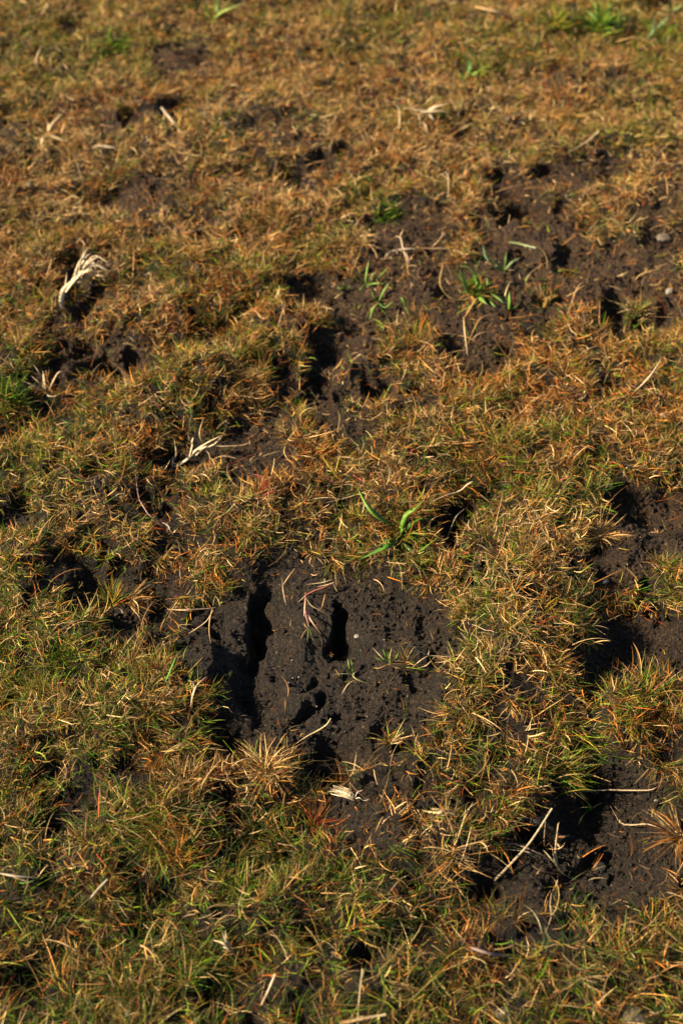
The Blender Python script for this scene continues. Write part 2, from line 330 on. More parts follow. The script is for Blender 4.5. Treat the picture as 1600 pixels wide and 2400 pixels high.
def soil_material():
    m, N, L, P = mat_new('soil')
    tc = N.new('ShaderNodeTexCoord')
    at = N.new('ShaderNodeAttribute'); at.attribute_name = 'tint'
    n1 = N.new('ShaderNodeTexNoise'); n1.inputs['Scale'].default_value = 300; n1.inputs['Detail'].default_value = 5
    n1.inputs['Roughness'].default_value = .7
    L.new(tc.outputs['Object'], n1.inputs['Vector'])
    fac = N.new('ShaderNodeMapRange'); fac.inputs['From Min'].default_value = .36; fac.inputs['From Max'].default_value = .64
    L.new(n1.outputs['Fac'], fac.inputs['Value'])
    r1 = N.new('ShaderNodeValToRGB')
    r1.color_ramp.elements[0].position = .1; r1.color_ramp.elements[0].color = (.35, .34, .33, 1)
    r1.color_ramp.elements[1].position = .95; r1.color_ramp.elements[1].color = (2.1, 1.95, 1.75, 1)
    L.new(fac.outputs['Result'], r1.inputs['Fac'])
    mx = N.new('ShaderNodeMix'); mx.data_type = 'RGBA'; mx.blend_type = 'MULTIPLY'; mx.inputs['Factor'].default_value = 1
    L.new(at.outputs['Color'], mx.inputs['A']); L.new(r1.outputs['Color'], mx.inputs['B'])
    # pale mineral grains
    vo = N.new('ShaderNodeTexVoronoi'); vo.inputs['Scale'].default_value = 420
    L.new(tc.outputs['Object'], vo.inputs['Vector'])
    sep = N.new('ShaderNodeSeparateColor'); L.new(vo.outputs['Color'], sep.inputs[0])
    gt = N.new('ShaderNodeMath'); gt.operation = 'GREATER_THAN'; gt.inputs[1].default_value = .972
    L.new(sep.outputs[0], gt.inputs[0])
    ls = N.new('ShaderNodeMath'); ls.operation = 'LESS_THAN'; ls.inputs[1].default_value = .32
    L.new(vo.outputs['Distance'], ls.inputs[0])
    mu = N.new('ShaderNodeMath'); mu.operation = 'MULTIPLY'; L.new(gt.outputs[0], mu.inputs[0]); L.new(ls.outputs[0], mu.inputs[1])
    m2 = N.new('ShaderNodeMix'); m2.data_type = 'RGBA'; L.new(mu.outputs[0], m2.inputs['Factor'])
    L.new(mx.outputs['Result'], m2.inputs['A']); m2.inputs['B'].default_value = (.16, .13, .10, 1)
    L.new(m2.outputs['Result'], P.inputs['Base Color'])
    P.inputs['Roughness'].default_value = .75
    P.inputs['Specular IOR Level'].default_value = .3
    b1 = N.new('ShaderNodeBump'); b1.inputs['Strength'].default_value = 1; b1.inputs['Distance'].default_value = .011
    L.new(fac.outputs['Result'], b1.inputs['Height']); L.new(b1.outputs['Normal'], P.inputs['Normal'])
    return m
M_SOIL = soil_material()

def blade_material(name, trans=.3, rough=.5, spec=.35):
    m, N, L, P = mat_new(name)
    at = N.new('ShaderNodeAttribute'); at.attribute_name = 'tint'
    tc = N.new('ShaderNodeTexCoord')
    no = N.new('ShaderNodeTexNoise'); no.inputs['Scale'].default_value = 350; no.inputs['Detail'].default_value = 3
    L.new(tc.outputs['Object'], no.inputs['Vector'])
    mr = N.new('ShaderNodeMapRange'); mr.inputs['From Min'].default_value = .3; mr.inputs['From Max'].default_value = .7
    mr.inputs['To Min'].default_value = .72; mr.inputs['To Max'].default_value = 1.22
    L.new(no.outputs['Fac'], mr.inputs['Value'])
    mx = N.new('ShaderNodeMix'); mx.data_type = 'RGBA'; mx.blend_type = 'MULTIPLY'; mx.inputs['Factor'].default_value = 1
    L.new(at.outputs['Color'], mx.inputs['A']); L.new(mr.outputs['Result'], mx.inputs['B'])
    L.new(mx.outputs['Result'], P.inputs['Base Color'])
    P.inputs['Roughness'].default_value = rough; P.inputs['Specular IOR Level'].default_value = spec
    tr = N.new('ShaderNodeBsdfTranslucent'); L.new(mx.outputs['Result'], tr.inputs['Color'])
    ms = N.new('ShaderNodeMixShader'); ms.inputs[0].default_value = trans
    L.new(P.outputs[0], ms.inputs[1]); L.new(tr.outputs[0], ms.inputs[2])
    L.new(ms.outputs[0], N['Material Output'].inputs['Surface'])
    return m
M_GRASS = blade_material('grass_blade', .2, .5, .08)
M_DRY = blade_material('dry_blade', .08, .6, .06)
M_LEAF = blade_material('weed_leaf', .25, .42, .3)

def stone_material(name, col):
    m, N, L, P = mat_new(name)
    tc = N.new('ShaderNodeTexCoord'); no = N.new('ShaderNodeTexNoise'); no.inputs['Scale'].default_value = 220; no.inputs['Detail'].default_value = 6
    L.new(tc.outputs['Object'], no.inputs['Vector'])
    r = N.new('ShaderNodeValToRGB'); r.color_ramp.elements[0].position = .32; r.color_ramp.elements[1].position = .68
    r.color_ramp.elements[0].color = (col[0] * .5, col[1] * .48, col[2] * .45, 1); r.color_ramp.elements[1].color = (*col, 1)
    L.new(no.outputs['Fac'], r.inputs['Fac']); L.new(r.outputs['Color'], P.inputs['Base Color'])
    P.inputs['Roughness'].default_value = .7
    b = N.new('ShaderNodeBump'); b.inputs['Strength'].default_value = .5; b.inputs['Distance'].default_value = .0006
    L.new(no.outputs['Fac'], b.inputs['Height']); L.new(b.outputs['Normal'], P.inputs['Normal'])
    return m
def dew_material():
    m, N, L, P = mat_new('dew')
    P.inputs['Base Color'].default_value = (1, 1, 1, 1); P.inputs['Roughness'].default_value = .03
    P.inputs['Transmission Weight'].default_value = 1; P.inputs['IOR'].default_value = 1.33
    P.inputs['Specular IOR Level'].default_value = 1
    return m

# ------------------------------------------------------------------ ground object
def ground_colour(x, y, so, dd):
    u, v = to_px(x, y)
    warm = np.clip(1 - smooth(650, 1350, v) + .6 * smooth(1150, 1500, u) * (1 - smooth(1250, 1900, v)), 0, 1)
    n = fbm(x, y, .05, 4, 91)
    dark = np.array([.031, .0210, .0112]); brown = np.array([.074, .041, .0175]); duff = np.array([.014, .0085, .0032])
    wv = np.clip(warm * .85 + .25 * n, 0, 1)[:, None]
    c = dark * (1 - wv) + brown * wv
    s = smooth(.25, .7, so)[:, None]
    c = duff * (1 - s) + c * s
    # outside the sown area the sheet keeps the overall colour of dry turf
    far = (smooth(.95, 1.25, np.abs(x)) + smooth(2.3, 2.7, y) + smooth(-.1, .2, .1 - y)).clip(0, 1)[:, None]
    turf = np.array([.10, .065, .024]) * (1 + .5 * fbm(x, y, .4, 4, 95))[:, None]
    c = c * (1 - far) + turf * far
    return np.clip(c * (1 + .45 * fbm(x, y, .012, 3, 93) + .35 * fbm(x, y, .045, 3, 94))[:, None], .005, 1)

ny, nx = shape
V = np.stack([X.ravel(), Y.ravel(), Z.ravel()], 1)
idx = np.arange(ny * nx).reshape(ny, nx)
Fq = np.stack([idx[:-1, :-1].ravel(), idx[:-1, 1:].ravel(), idx[1:, 1:].ravel(), idx[1:, :-1].ravel()], 1)
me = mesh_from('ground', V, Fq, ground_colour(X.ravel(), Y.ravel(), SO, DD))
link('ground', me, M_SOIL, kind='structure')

# ------------------------------------------------------------------ blades
def blades(x, y, z, L, W, th, ph, ka, ta, tw, c0, c1, nseg=4, lift=.0005, floor=True):
    n = len(x)
    P = np.zeros((n, nseg + 1, 3), np.float32); D = np.zeros_like(P)
    P[:, 0] = np.stack([x, y, z], 1)
    for i in range(nseg + 1):
        s = i / nseg
        t = np.clip(th + ka * s, 0, 2.0); p = ph + ta * s
        D[:, i] = np.stack([np.sin(t) * np.cos(p), np.sin(t) * np.sin(p), np.cos(t)], 1)
        if i < nseg:
            P[:, i + 1] = P[:, i] + D[:, i] * (L / nseg)[:, None]
            if floor:
                f = gz(P[:, i + 1, 0], P[:, i + 1, 1]) + lift
                P[:, i + 1, 2] = np.maximum(P[:, i + 1, 2], f)
    side = np.stack([-np.sin(ph), np.cos(ph), np.zeros(n)], 1)[:, None, :] * np.ones((1, nseg + 1, 1))
    up = np.cross(D, side)
    wv = side * np.cos(tw)[:, None, None] + up * np.sin(tw)[:, None, None]
    s = np.linspace(0, 1, nseg + 1)
    prof = (1 - s ** 2.2) * .85 + .15
    prof[0] *= .8
    wv = wv * (W[:, None] * prof[None, :] * .5)[:, :, None]
    VV = np.stack([P - wv, P + wv], 2).reshape(-1, 3)
    b = (np.arange(n) * (nseg + 1) * 2)[:, None] + (np.arange(nseg) * 2)[None, :]
    Fq = np.stack([b, b + 1, b + 3, b + 2], -1).reshape(-1, 4)
    col = c0[:, None, :] * (1 - s)[None, :, None] + c1[:, None, :] * s[None, :, None]
    col = np.repeat(col, 2, axis=1).reshape(-1, 3)
    return VV, Fq, col

PAL = {
 'green':  [(.12,.26,.014),(.08,.20,.014),(.20,.34,.022),(.10,.21,.03),(.26,.38,.04),(.035,.09,.008)],
 'olive':  [(.24,.22,.02),(.31,.27,.03),(.14,.14,.012),(.35,.29,.04)],
 'straw':  [(.72,.51,.24),(.82,.64,.36),(.66,.43,.17),(.70,.50,.25)],
 'tan':    [(.58,.31,.09),(.52,.26,.065),(.64,.36,.11),(.42,.21,.06)],
 'rust':   [(.44,.155,.025),(.56,.23,.04),(.32,.10,.018),(.50,.19,.035)],
 'grey':   [(.38,.28,.17),(.26,.19,.12),(.48,.37,.23)],
 'dark':   [(.085,.045,.015),(.11,.06,.018),(.05,.03,.012)],
 'red':    [(.42,.06,.03),(.50,.10,.05),(.52,.12,.12)],
}
PNAMES = list(PAL)
def pick(name_idx):
    n = len(name_idx)
    out = np.zeros((n, 3))
    for i, k in enumerate(PNAMES):
        m = name_idx == i
        c = np.array(PAL[k])
        out[m] = c[rng.integers(0, len(c), m.sum())]
    return out * np.array([1.06, .94, .78]) * (.15 + .98 * rng.random((n, 1)) ** 2.0) * rng.uniform(.93, 1.07, (n, 3))

def choose(prob):                           # prob (n,k) -> index
    c = np.cumsum(prob / prob.sum(1, keepdims=True), 1)
    return np.minimum((rng.random((len(prob), 1)) > c).sum(1), prob.shape[1] - 1)

def tints(x, y):
    u, v = warp(x, y)
    g = .29 + .17 * smooth(1300, 2100, v) + 1.0 * fbm(x, y, .075, 4, 301) + .26 * (1 - smooth(0, 260, v)) * smooth(300, 700, np.abs(u - 800))
    g = g + .24 * (1 - smooth(0, 520, u)) * smooth(850, 1100, v) + .22 * smooth(1850, 2200, v)
    g = np.clip(g, .06, 1)
    g = 1 - (1 - g) * (1 - cover(u, v, GREEN, .3, 1.3)) ** 1.9
    r = np.clip(.32 + 1.3 * fbm(x, y, .08, 4, 302), .02, 1)
    r = 1 - (1 - r) * (1 - cover(u, v, RUST, .2, 1.4)) ** 1.7
    p = np.clip(.22 + 1.4 * fbm(x, y, .06, 4, 303), .02, 1)
    top = 1 - smooth(350, 800, v)
    p = np.clip(p + .55 * top, 0, 1); g = g * (1 - .2 * top * (1 - cover(u, v, GREEN, .5, 1.6)))
    p = 1 - (1 - p) * (1 - cover(u, v, PALE, .2, 1.4)) ** 2.6
    return u, v, g, r, p

def weight(x, y):
    u, v = to_px(x, y)
    out = np.maximum(np.maximum(-60 - u, u - 1660) / 350, np.maximum(-60 - v, v - 2470) / 350)
    wt = np.where(out <= 0, 1.0, np.clip(.55 - .35 * out, .12, .55))
    wt = wt * (.72 + .28 * smooth(100, 900, v))
    return wt

X0, X1, Y0, Y1 = -.98, .98, .22, 2.35
AREA = (X1 - X0) * (Y1 - Y0)
acc_g, acc_d = [], []

def species(x, y, g, r, p, dry_only=False):
    n = len(x)
    P = np.zeros((n, len(PNAMES)))
    d = 1 - g
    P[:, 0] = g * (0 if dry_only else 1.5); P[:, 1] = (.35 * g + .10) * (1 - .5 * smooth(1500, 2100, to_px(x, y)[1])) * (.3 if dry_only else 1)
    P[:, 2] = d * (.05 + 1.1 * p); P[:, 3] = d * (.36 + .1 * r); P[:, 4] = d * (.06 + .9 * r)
    P[:, 5] = d * .14; P[:, 6] = d * (.08 + .18 * smooth(200, 1000, to_px(x, y)[1]) + .80 * smooth(1500, 2150, to_px(x, y)[1])); P[:, 7] = d * .018  # dark share rises in the near sward: shade of the gaps painted as colour
    return choose(P)

# 1. thatch: short dead blades lying in every direction
def thatch(dens, on_soil):
    n = int(dens * 1e4 * AREA)
    x = rng.uniform(X0, X1, n); y = rng.uniform(Y0, Y1, n)
    k = rng.random(n) < weight(x, y); x, y = x[k], y[k]
    so = sample(SO.reshape(shape), x, y)
    vv = to_px(x, y)[1]
    keep = (1 - .35 * smooth(1700, 2100, vv)) * (1 - smooth(.08, .92, so)) * (1 - .85 * gaps(x, y)) + on_soil * (.6 + 12 * (1 - smooth(1050, 1350, vv)) * smooth(-.2, .3, fbm(x, y, .04, 3, 71)) + 3 * smooth(1800, 1900, vv))
    k = rng.random(len(x)) < keep; x, y, so = x[k], y[k], so[k]
    n = len(x)
    u, v, g, r, p = tints(x, y)
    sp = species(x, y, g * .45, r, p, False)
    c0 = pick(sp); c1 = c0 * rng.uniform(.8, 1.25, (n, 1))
    turf = 1 - smooth(.25, .6, so)
    z = gz(x, y) + rng.uniform(0, .009, n) * turf
    L = rng.uniform(.005, .020, n) * (.75 + .25 * turf)
    W = rng.uniform(.0003, .0008, n)
    th = rng.uniform(.95, 1.65, n); ph = rng.uniform(0, 6.283, n)
    return blades(x, y, z, L, W, th, ph, rng.normal(0, .5, n), rng.normal(0, .9, n), rng.uniform(-1, 1, n), c0, c1, 3)
acc_d.append(thatch(14, .025))

# 2. tufts: fans of fine blades leaning away from a common foot
def tufts(dens, per):
    n = int(dens * 1e4 * AREA)
    x = rng.uniform(X0, X1, n); y = rng.uniform(Y0, Y1, n)
    k = rng.random(n) < weight(x, y); x, y = x[k], y[k]
    so = sample(SO.reshape(shape), x, y)
    k = rng.random(len(x)) < (1 - smooth(.05, .60, so)) * (1 - .88 * gaps(x, y)) + .022 * (so > .5)
    x, y, so = x[k], y[k], so[k]
    n = len(x)
    u, v, g, r, p = tints(x, y)
    cnt = np.maximum(3, (per * rng.uniform(.4, 1.5, n) * (1 - .6 * smooth(.2, .6, so))).astype(int))
    size = rng.uniform(.75, 1.25, n) * (1 - .35 * smooth(.2, .6, so)) * np.clip(1 + 1.0 * fbm(x, y, .06, 3, 401), .45, 1.7) * (.80 + .25 * smooth(900, 2100, v))
    lay = smooth(-.1, .3, fbm(x, y, .05, 3, 404)) * .6
    flow = 6.283 * fbm(x, y, .09, 2, 402) * 1.3
    ax = -sample(GX, x, y); ay = -sample(GY, x, y)
    tg = np.clip(g + rng.normal(0, .14, n), 0, 1); tr = np.clip(r + rng.normal(0, .25, n), 0, 1); tp = np.clip(p + rng.normal(0, .25, n), 0, 1)
    near = smooth(1800, 2100, v)
    cnt = (cnt * (1 - .30 * near)).astype(int); size = size * (1 + .30 * near)
    i = np.repeat(np.arange(n), cnt)
    m = len(i)
    rad = np.abs(rng.normal(0, .0035, m)); a = rng.uniform(0, 6.283, m)
    bx = x[i] + rad * np.cos(a); by = y[i] + rad * np.sin(a)
    sl = np.hypot(ax, ay)[i]
    dx = np.cos(a) + (.3 + lay[i] * 1.2) * np.cos(flow[i]) + ax[i] / np.maximum(sl, 1e-4) * np.minimum(sl * 2.2, 1.1)
    dy = np.sin(a) + (.3 + lay[i] * 1.2) * np.sin(flow[i]) + ay[i] / np.maximum(sl, 1e-4) * np.minimum(sl * 2.2, 1.1)
    ph = np.arctan2(dy, dx) + rng.normal(0, .25, m)
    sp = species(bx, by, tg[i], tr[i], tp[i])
    green = sp <= 1
    L = np.where(green, rng.uniform(.008, .023, m), rng.uniform(.006, .020, m)) * size[i]
    th = np.abs(rng.normal(.65, .35, m)) + .1 + lay[i]; ka = rng.normal(.55, .6, m)
    W = rng.uniform(.00034, .00082, m) * np.where(green, .95, 1)
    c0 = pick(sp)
    tipdry = green & (rng.random(m) < .35)
    nearshade = green & (rng.random(m) < .45 * smooth(1500, 2150, v)[i])      # deeper green in the near sward, shade among the blades put into their colour
    c0[nearshade] = np.array([.030, .070, .010]) * rng.uniform(.5, 1.4, (nearshade.sum(), 1))
    c1 = c0 * rng.uniform(.9, 1.3, (m, 1))
    c1[tipdry] = pick(np.full(tipdry.sum(), 2))
    base = pick(np.full(m, 3)); c0 = np.where((rng.random(m) < .25)[:, None], base * .8, c0)
    z = gz(bx, by) - .0008
    out = []
    for gsel in (green, ~green):
        out.append(blades(bx[gsel], by[gsel], z[gsel], L[gsel], W[gsel], th[gsel], ph[gsel], ka[gsel], rng.normal(0, .7, gsel.sum()), rng.uniform(-.9, .9, gsel.sum()), c0[gsel], c1[gsel], 4))
    return out
tg_, td_ = tufts(1.75, 20)
acc_g.append(tg_); acc_d.append(td_)

# 3. longer stray blades crossing the sward
def strays(dens):
    n = int(dens * 1e4 * AREA)
    x = rng.uniform(X0, X1, n); y = rng.uniform(Y0, Y1, n)
    k = rng.random(n) < weight(x, y); x, y = x[k], y[k]
    so = sample(SO.reshape(shape), x, y)
    vv = to_px(x, y)[1]
    k = rng.random(len(x)) < (1 - smooth(.3, .9, so)) + .03 + .65 * (1 - smooth(1000, 1200, vv)) + .2 * smooth(1850, 1950, vv); x, y = x[k], y[k]
    n = len(x)
    P = np.tile(np.array([.12, .1, 1.3, .5, .25, .5, 0, .06]), (n, 1))
    sp = choose(P); c0 = pick(sp) * .85
    L = rng.uniform(.018, .042, n); W = rng.uniform(.00045, .00095, n)
    return blades(x, y, gz(x, y) + rng.uniform(0, .009, n), L, W, rng.uniform(.7, 1.5, n), rng.uniform(0, 6.283, n), rng.normal(.4, .5, n), rng.normal(0, .9, n), rng.uniform(-.8, .8, n), c0, c0 * rng.uniform(.8, 1.2, (n, 1)), 6, .003)
acc_d.append(strays(.20))

def merge(acc):
    vs, fs, cs, o = [], [], [], 0
    for v_, f_, c_ in acc:
        vs.append(v_); fs.append(f_ + o); cs.append(c_); o += len(v_)
    return np.concatenate(vs), np.concatenate(fs), np.concatenate(cs)
v_, f_, c_ = merge(acc_g)
link('grass', mesh_from('grass', v_, f_, c_), M_GRASS, kind='stuff', label='short green blades growing all through the worn turf', category='grass')
v_, f_, c_ = merge(acc_d)
link('dry_grass', mesh_from('dry_grass', v_, f_, c_), M_DRY, kind='stuff', label='dead tan and rust grass matted over the ground', category='dry grass')
print('blade faces', len(f_))

# 4. crumbs of soil
def crumbs(dens):
    n = int(dens * 1e4 * AREA)
    x = rng.uniform(X0, X1, n); y = rng.uniform(Y0, Y1, n)
    so = sample(SO.reshape(shape), x, y)
    cl = smooth(-.1, .4, fbm(x, y, .05, 3, 501))
    uu, vv = to_px(x, y)
    slab = 1 - smooth(.75, 1.3, ell(uu, vv, (700, 1510, 150, 170, 0)))
    k = rng.random(n) < weight(x, y) * (smooth(.3, .7, so) * (.25 + .75 * cl) + .01) * (1 - .75 * slab); x, y = x[k], y[k]
    n = len(x)
    r = .0004 + .0010 * rng.random(n) ** 3 + .0022 * rng.random(n) ** 14
    t = (1 + 5 ** .5) / 2
    ico = np.array([(-1,t,0),(1,t,0),(-1,-t,0),(1,-t,0),(0,-1,t),(0,1,t),(0,-1,-t),(0,1,-t),(t,0,-1),(t,0,1),(-t,0,-1),(-t,0,1)]) / 1.9
    fc = np.array([(0,11,5),(0,5,1),(0,1,7),(0,7,10),(0,10,11),(1,5,9),(5,11,4),(11,10,2),(10,7,6),(7,1,8),(3,9,4),(3,4,2),(3,2,6),(3,6,8),(3,8,9),(4,9,5),(2,4,11),(6,2,10),(8,6,7),(9,8,1)])
    a = rng.uniform(0, 6.283, n)
    sc = rng.uniform(.65, 1.3, (n, 1, 3)) * r[:, None, None]
    p = ico[None] * sc * rng.uniform(.75, 1.25, (n, 12, 1))
    ca, sa = np.cos(a)[:, None], np.sin(a)[:, None]
    q = np.stack([p[:, :, 0] * ca - p[:, :, 1] * sa, p[:, :, 0] * sa + p[:, :, 1] * ca, p[:, :, 2]], -1)
    q += np.stack([x, y, gz(x, y) + r * .35], 1)[:, None, :]
    f = (np.arange(n) * 12)[:, None, None] + fc[None]
    c = ground_colour(x, y, np.ones(n), 0) * rng.uniform(.7, 1.5, (n, 1))
    return q.reshape(-1, 3), f.reshape(-1, 3), np.repeat(c, 12, axis=0)
v_, f_, c_ = crumbs(22)
link('soil_crumbs', mesh_from('soil_crumbs', v_, f_, c_, False), M_SOIL, kind='stuff', label='loose dark crumbs of soil strewn over the bare patches', category='soil')

# ------------------------------------------------------------------ single things
def at(u, v, h=0.0):                         # photo pixel -> point h metres above the ground there
    a, b, c = ray(u, v)
    z = 0.0
    for _ in range(8):
        t = (z + h - H) / c
        z = float(gz(np.array([a * t]), np.array([b * t]))[0])
    return np.array([a * t, b * t, z + h])

def thing(name, label, cat, base, group=None):
    o = bpy.data.objects.new(name, None); COL.objects.link(o)
    o.empty_display_size = .01
    o.location = base; o['label'] = label; o['category'] = cat
    if group: o['group'] = group
    return o

def catmull(pts, n):
    pts = np.array(pts, float)
    if len(pts) == 2: return pts[0] + (pts[1] - pts[0]) * np.linspace(0, 1, n)[:, None]
    e = np.concatenate([[2 * pts[0] - pts[1]], pts, [2 * pts[-1] - pts[-2]]])
    out = []
    for s in np.linspace(0, len(pts) - 1 - 1e-6, n):
        i = int(s); t = s - i
        p0, p1, p2, p3 = e[i:i + 4]
        out.append(.5 * ((2 * p1) + (-p0 + p2) * t + (2 * p0 - 5 * p1 + 4 * p2 - p3) * t * t + (-p0 + 3 * p1 - 3 * p2 + p3) * t ** 3))
    return np.array(out)

def path(px, hs):
    m = len(px)
    if not isinstance(hs, (list, tuple)): hs = [hs] * m
    hs = np.interp(np.linspace(0, 1, m), np.linspace(0, 1, len(hs)), hs)
    return [at(p[0], p[1], h * .001) for p, h in zip(px, hs)]

def leaf_mesh(name, pts, W, c0, c1, base, fold=.35, n=12, tip=.05, root=.45, roll=0.0):
    """a blade: midrib with two raised margins, closed underside, real thickness"""
    P = catmull(pts, n) - base
    T = np.gradient(P, axis=0); T /= np.linalg.norm(T, axis=1)[:, None] + 1e-9
    up = np.array([0, 0, 1.0])
    S = np.cross(T, up); S /= np.linalg.norm(S, axis=1)[:, None] + 1e-6
    Nn = np.cross(S, T)
    a = roll + .25 * np.sin(np.linspace(0, 3, n) + roll * 9)
    S, Nn = S * np.cos(a)[:, None] + Nn * np.sin(a)[:, None], Nn * np.cos(a)[:, None] - S * np.sin(a)[:, None]
    s = np.linspace(0, 1, n)
    w = W * .5 * np.clip(np.minimum(root + (1 - root) * s / .3, 1) * np.minimum(1, tip + ((1 - s) / .55) ** .8), 0, 1)
    th = max(.00012, W * .05)
    ring = np.stack([P - S * w[:, None] + Nn * (w * fold)[:, None], P, P + S * w[:, None] + Nn * (w * fold)[:, None], P - Nn * th], 1)
    Vv = ring.reshape(-1, 3)
    F4 = []
    for i in range(n - 1):
        for k in range(4):
            a_, b_ = i * 4 + k, i * 4 + (k + 1) % 4
            F4.append((a_, b_, b_ + 4, a_ + 4))
    st = (np.array(c0)[None] * (1 - s)[:, None] + np.array(c1)[None] * s[:, None])
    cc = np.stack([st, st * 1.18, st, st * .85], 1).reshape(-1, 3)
    return mesh_from(name, Vv, np.array(F4), cc)

def rod_mesh(name, pts, R, c0, c1, base, n=10, k=7, taper=.7, knots=0):
    P = catmull(pts, n) - base
    T = np.gradient(P, axis=0); T /= np.linalg.norm(T, axis=1)[:, None] + 1e-9
    S = np.cross(T, [0, 0, 1.0]); S /= np.linalg.norm(S, axis=1)[:, None] + 1e-6
    Nn = np.cross(S, T)
    s = np.linspace(0, 1, n)
    r = R * (1 - (1 - taper) * s) * (1 + .12 * np.sin(s * 23 + len(name)))
    a = np.arange(k) / k * 2 * math.pi
    ring = P[:, None] + (S[:, None] * np.cos(a)[None, :, None] + Nn[:, None] * np.sin(a)[None, :, None]) * r[:, None, None]
    Vv = np.concatenate([ring.reshape(-1, 3), P[:1] - T[:1] * R * .2, P[-1:] + T[-1:] * R * .2])
    F4 = []
    for i in range(n - 1):
        for j in range(k):
            a_, b_ = i * k + j, i * k + (j + 1) % k
            F4.append((a_, b_, b_ + k, a_ + k))
    st = (np.array(c0)[None] * (1 - s)[:, None] + np.array(c1)[None] * s[:, None])
    cc = np.concatenate([np.repeat(st, k, axis=0) * (1 + .2 * np.sin(np.tile(a, n) * 3))[:, None], st[:1], st[-1:]])
    me = mesh_from(name, Vv, np.array(F4), cc)
    return me

GR1, GR2 = (.08, .17, .015), (.14, .24, .025)
BG1, BG2 = (.11, .20, .025), (.19, .29, .05)
ST1, ST2 = (.32, .22, .11), (.42, .32, .19)
WH1, WH2 = (.38, .30, .19), (.48, .40, .28)
OR1, OR2 = (.26, .13, .045), (.33, .19, .075)

def plant(name, label, cat, base_px, parts, mat=None, base_h=0, group=None):
    """parts: (part name, 'leaf'|'rod', pixel points, heights mm, width mm, colour foot, colour tip[, fold])"""
    base = at(*base_px, base_h * .001)
    t = thing(name, label, cat, base, group)
    for q in parts:
        pn, ty, px, hs, W, a, b = q[:7]
        if a in (GR1, BG1) or 'weed' in name: W = W * (1.25 if base_px[1] < 1000 and name == 'weed' else .8 if base_px[1] < 300 else 1.0)
        elif ty == 'leaf' and 'tuft' not in name: W = W * .75
        pts = path(px, hs)
        if ty == 'leaf': me = leaf_mesh(pn, pts, W * .001, a, b, base, fold=q[7] if len(q) > 7 else .35, roll=random.uniform(-.35, .35))
        else: me = rod_mesh(pn, pts, W * .0005, a, b, base)
        link(pn, me, mat or (M_LEAF if a in (GR1, BG1) else M_DRY), t)
    if len(parts) >= 4:                      # the sheathed foot the blades grow from
        a, b = parts[0][5], parts[0][6]
        foot = rod_mesh('stem_base', [base - np.array([0, 0, .003]), base + np.array([.0004, .0002, .0015]), base + np.array([.0006, .0006, .0045])], .0011, a, b, base, n=6, taper=.6)
        link('stem_base', foot, M_LEAF if a in (GR1, BG1) else M_DRY, t)
    return t
def lf(px, hs, W, a=GR1, b=GR2, pn='leaf', **k): return (pn, 'leaf', px, hs, W, a, b)
def rd(px, hs, W, a=ST1, b=ST2, pn='strand'): return (pn, 'rod', px, hs, W, a, b)

plant('grass_plant', 'large bright green plant with long arching blades in tan turf above the hollow', 'grass plant', (934,1258), [
 lf([(934,1250),(915,1232),(882,1210),(858,1182),(837,1142)], [2,14,20,26,34], 6.0),
 lf([(936,1252),(941,1222),(954,1192),(972,1178),(992,1174)], [2,16,26,30,22], 5.4),
 lf([(938,1262),(912,1278),(880,1294),(840,1312)], [3,12,11,9], 6.2, (0.040, 0.112, 0.013), (0.059, 0.145, 0.020)),
 lf([(936,1260),(910,1266),(884,1280)], [3,12,10], 4.2, (0.040, 0.112, 0.013), (0.066, 0.158, 0.020)),
 lf([(942,1258),(965,1250),(996,1240)], [4,14,18], 4.0, (0.132, 0.211, 0.026), (0.172, 0.251, 0.040)),
 lf([(944,1270),(975,1277),(1010,1273)], [4,10,10], 5.0),
 lf([(1008,1272),(1024,1262),(1028,1246),(1025,1228)], [8,12,12,10], 3.0, (0.158, 0.218, 0.033), (0.211, 0.238, 0.046)),
 lf([(940,1246),(962,1220),(990,1216),(1022,1220)], [3,10,14,10], 4.6, (0.046, 0.119, 0.013), (0.066, 0.158, 0.020)),
 lf([(932,1254),(929,1240),(928,1228)], [3,8,10], 2.4),
 lf([(950,1250),(958,1232),(964,1208)], [3,8,12], 3.2, (0.172, 0.238, 0.079), (0.264, 0.304, 0.145)),
])
plant('weed', 'pale green strap leaved weed with one brown drooping leaf on dark soil', 'weed', (1116,690), [
 lf([(1114,686),(1098,672),(1084,652),(1076,632)], [1,10,16,22], 5.2, BG1, BG2),
 lf([(1115,684),(1114,660),(1108,638),(1094,625),(1074,622)], [1,14,22,22,14], 4.6, BG1, BG2),
 lf([(1118,688),(1121,668),(1120,648)], [1,12,20], 4.4, (0.145, 0.251, 0.040), (0.145, 0.251, 0.053)),
 lf([(1120,688),(1138,678),(1142,660),(1140,642)], [1,8,14,16], 2.4, BG1, (0.198, 0.264, 0.066)),
 lf([(1120,692),(1130,703),(1141,714)], [1,7,4], 4.0, BG1, BG2),
 lf([(1112,692),(1094,701),(1068,702),(1044,689),(1031,664),(1034,636),(1040,612)], [1,4,5,6,7,7,4], 2.8, (0.198, 0.185, 0.053), (0.343, 0.198, 0.079)),
 lf([(1104,722),(1112,706),(1118,696)], [2,4,3], 2.6, OR1, OR2),
 lf([(1090,742),(1102,722),(1112,704)], [1,3,3], 2.4, OR1, OR2),
])
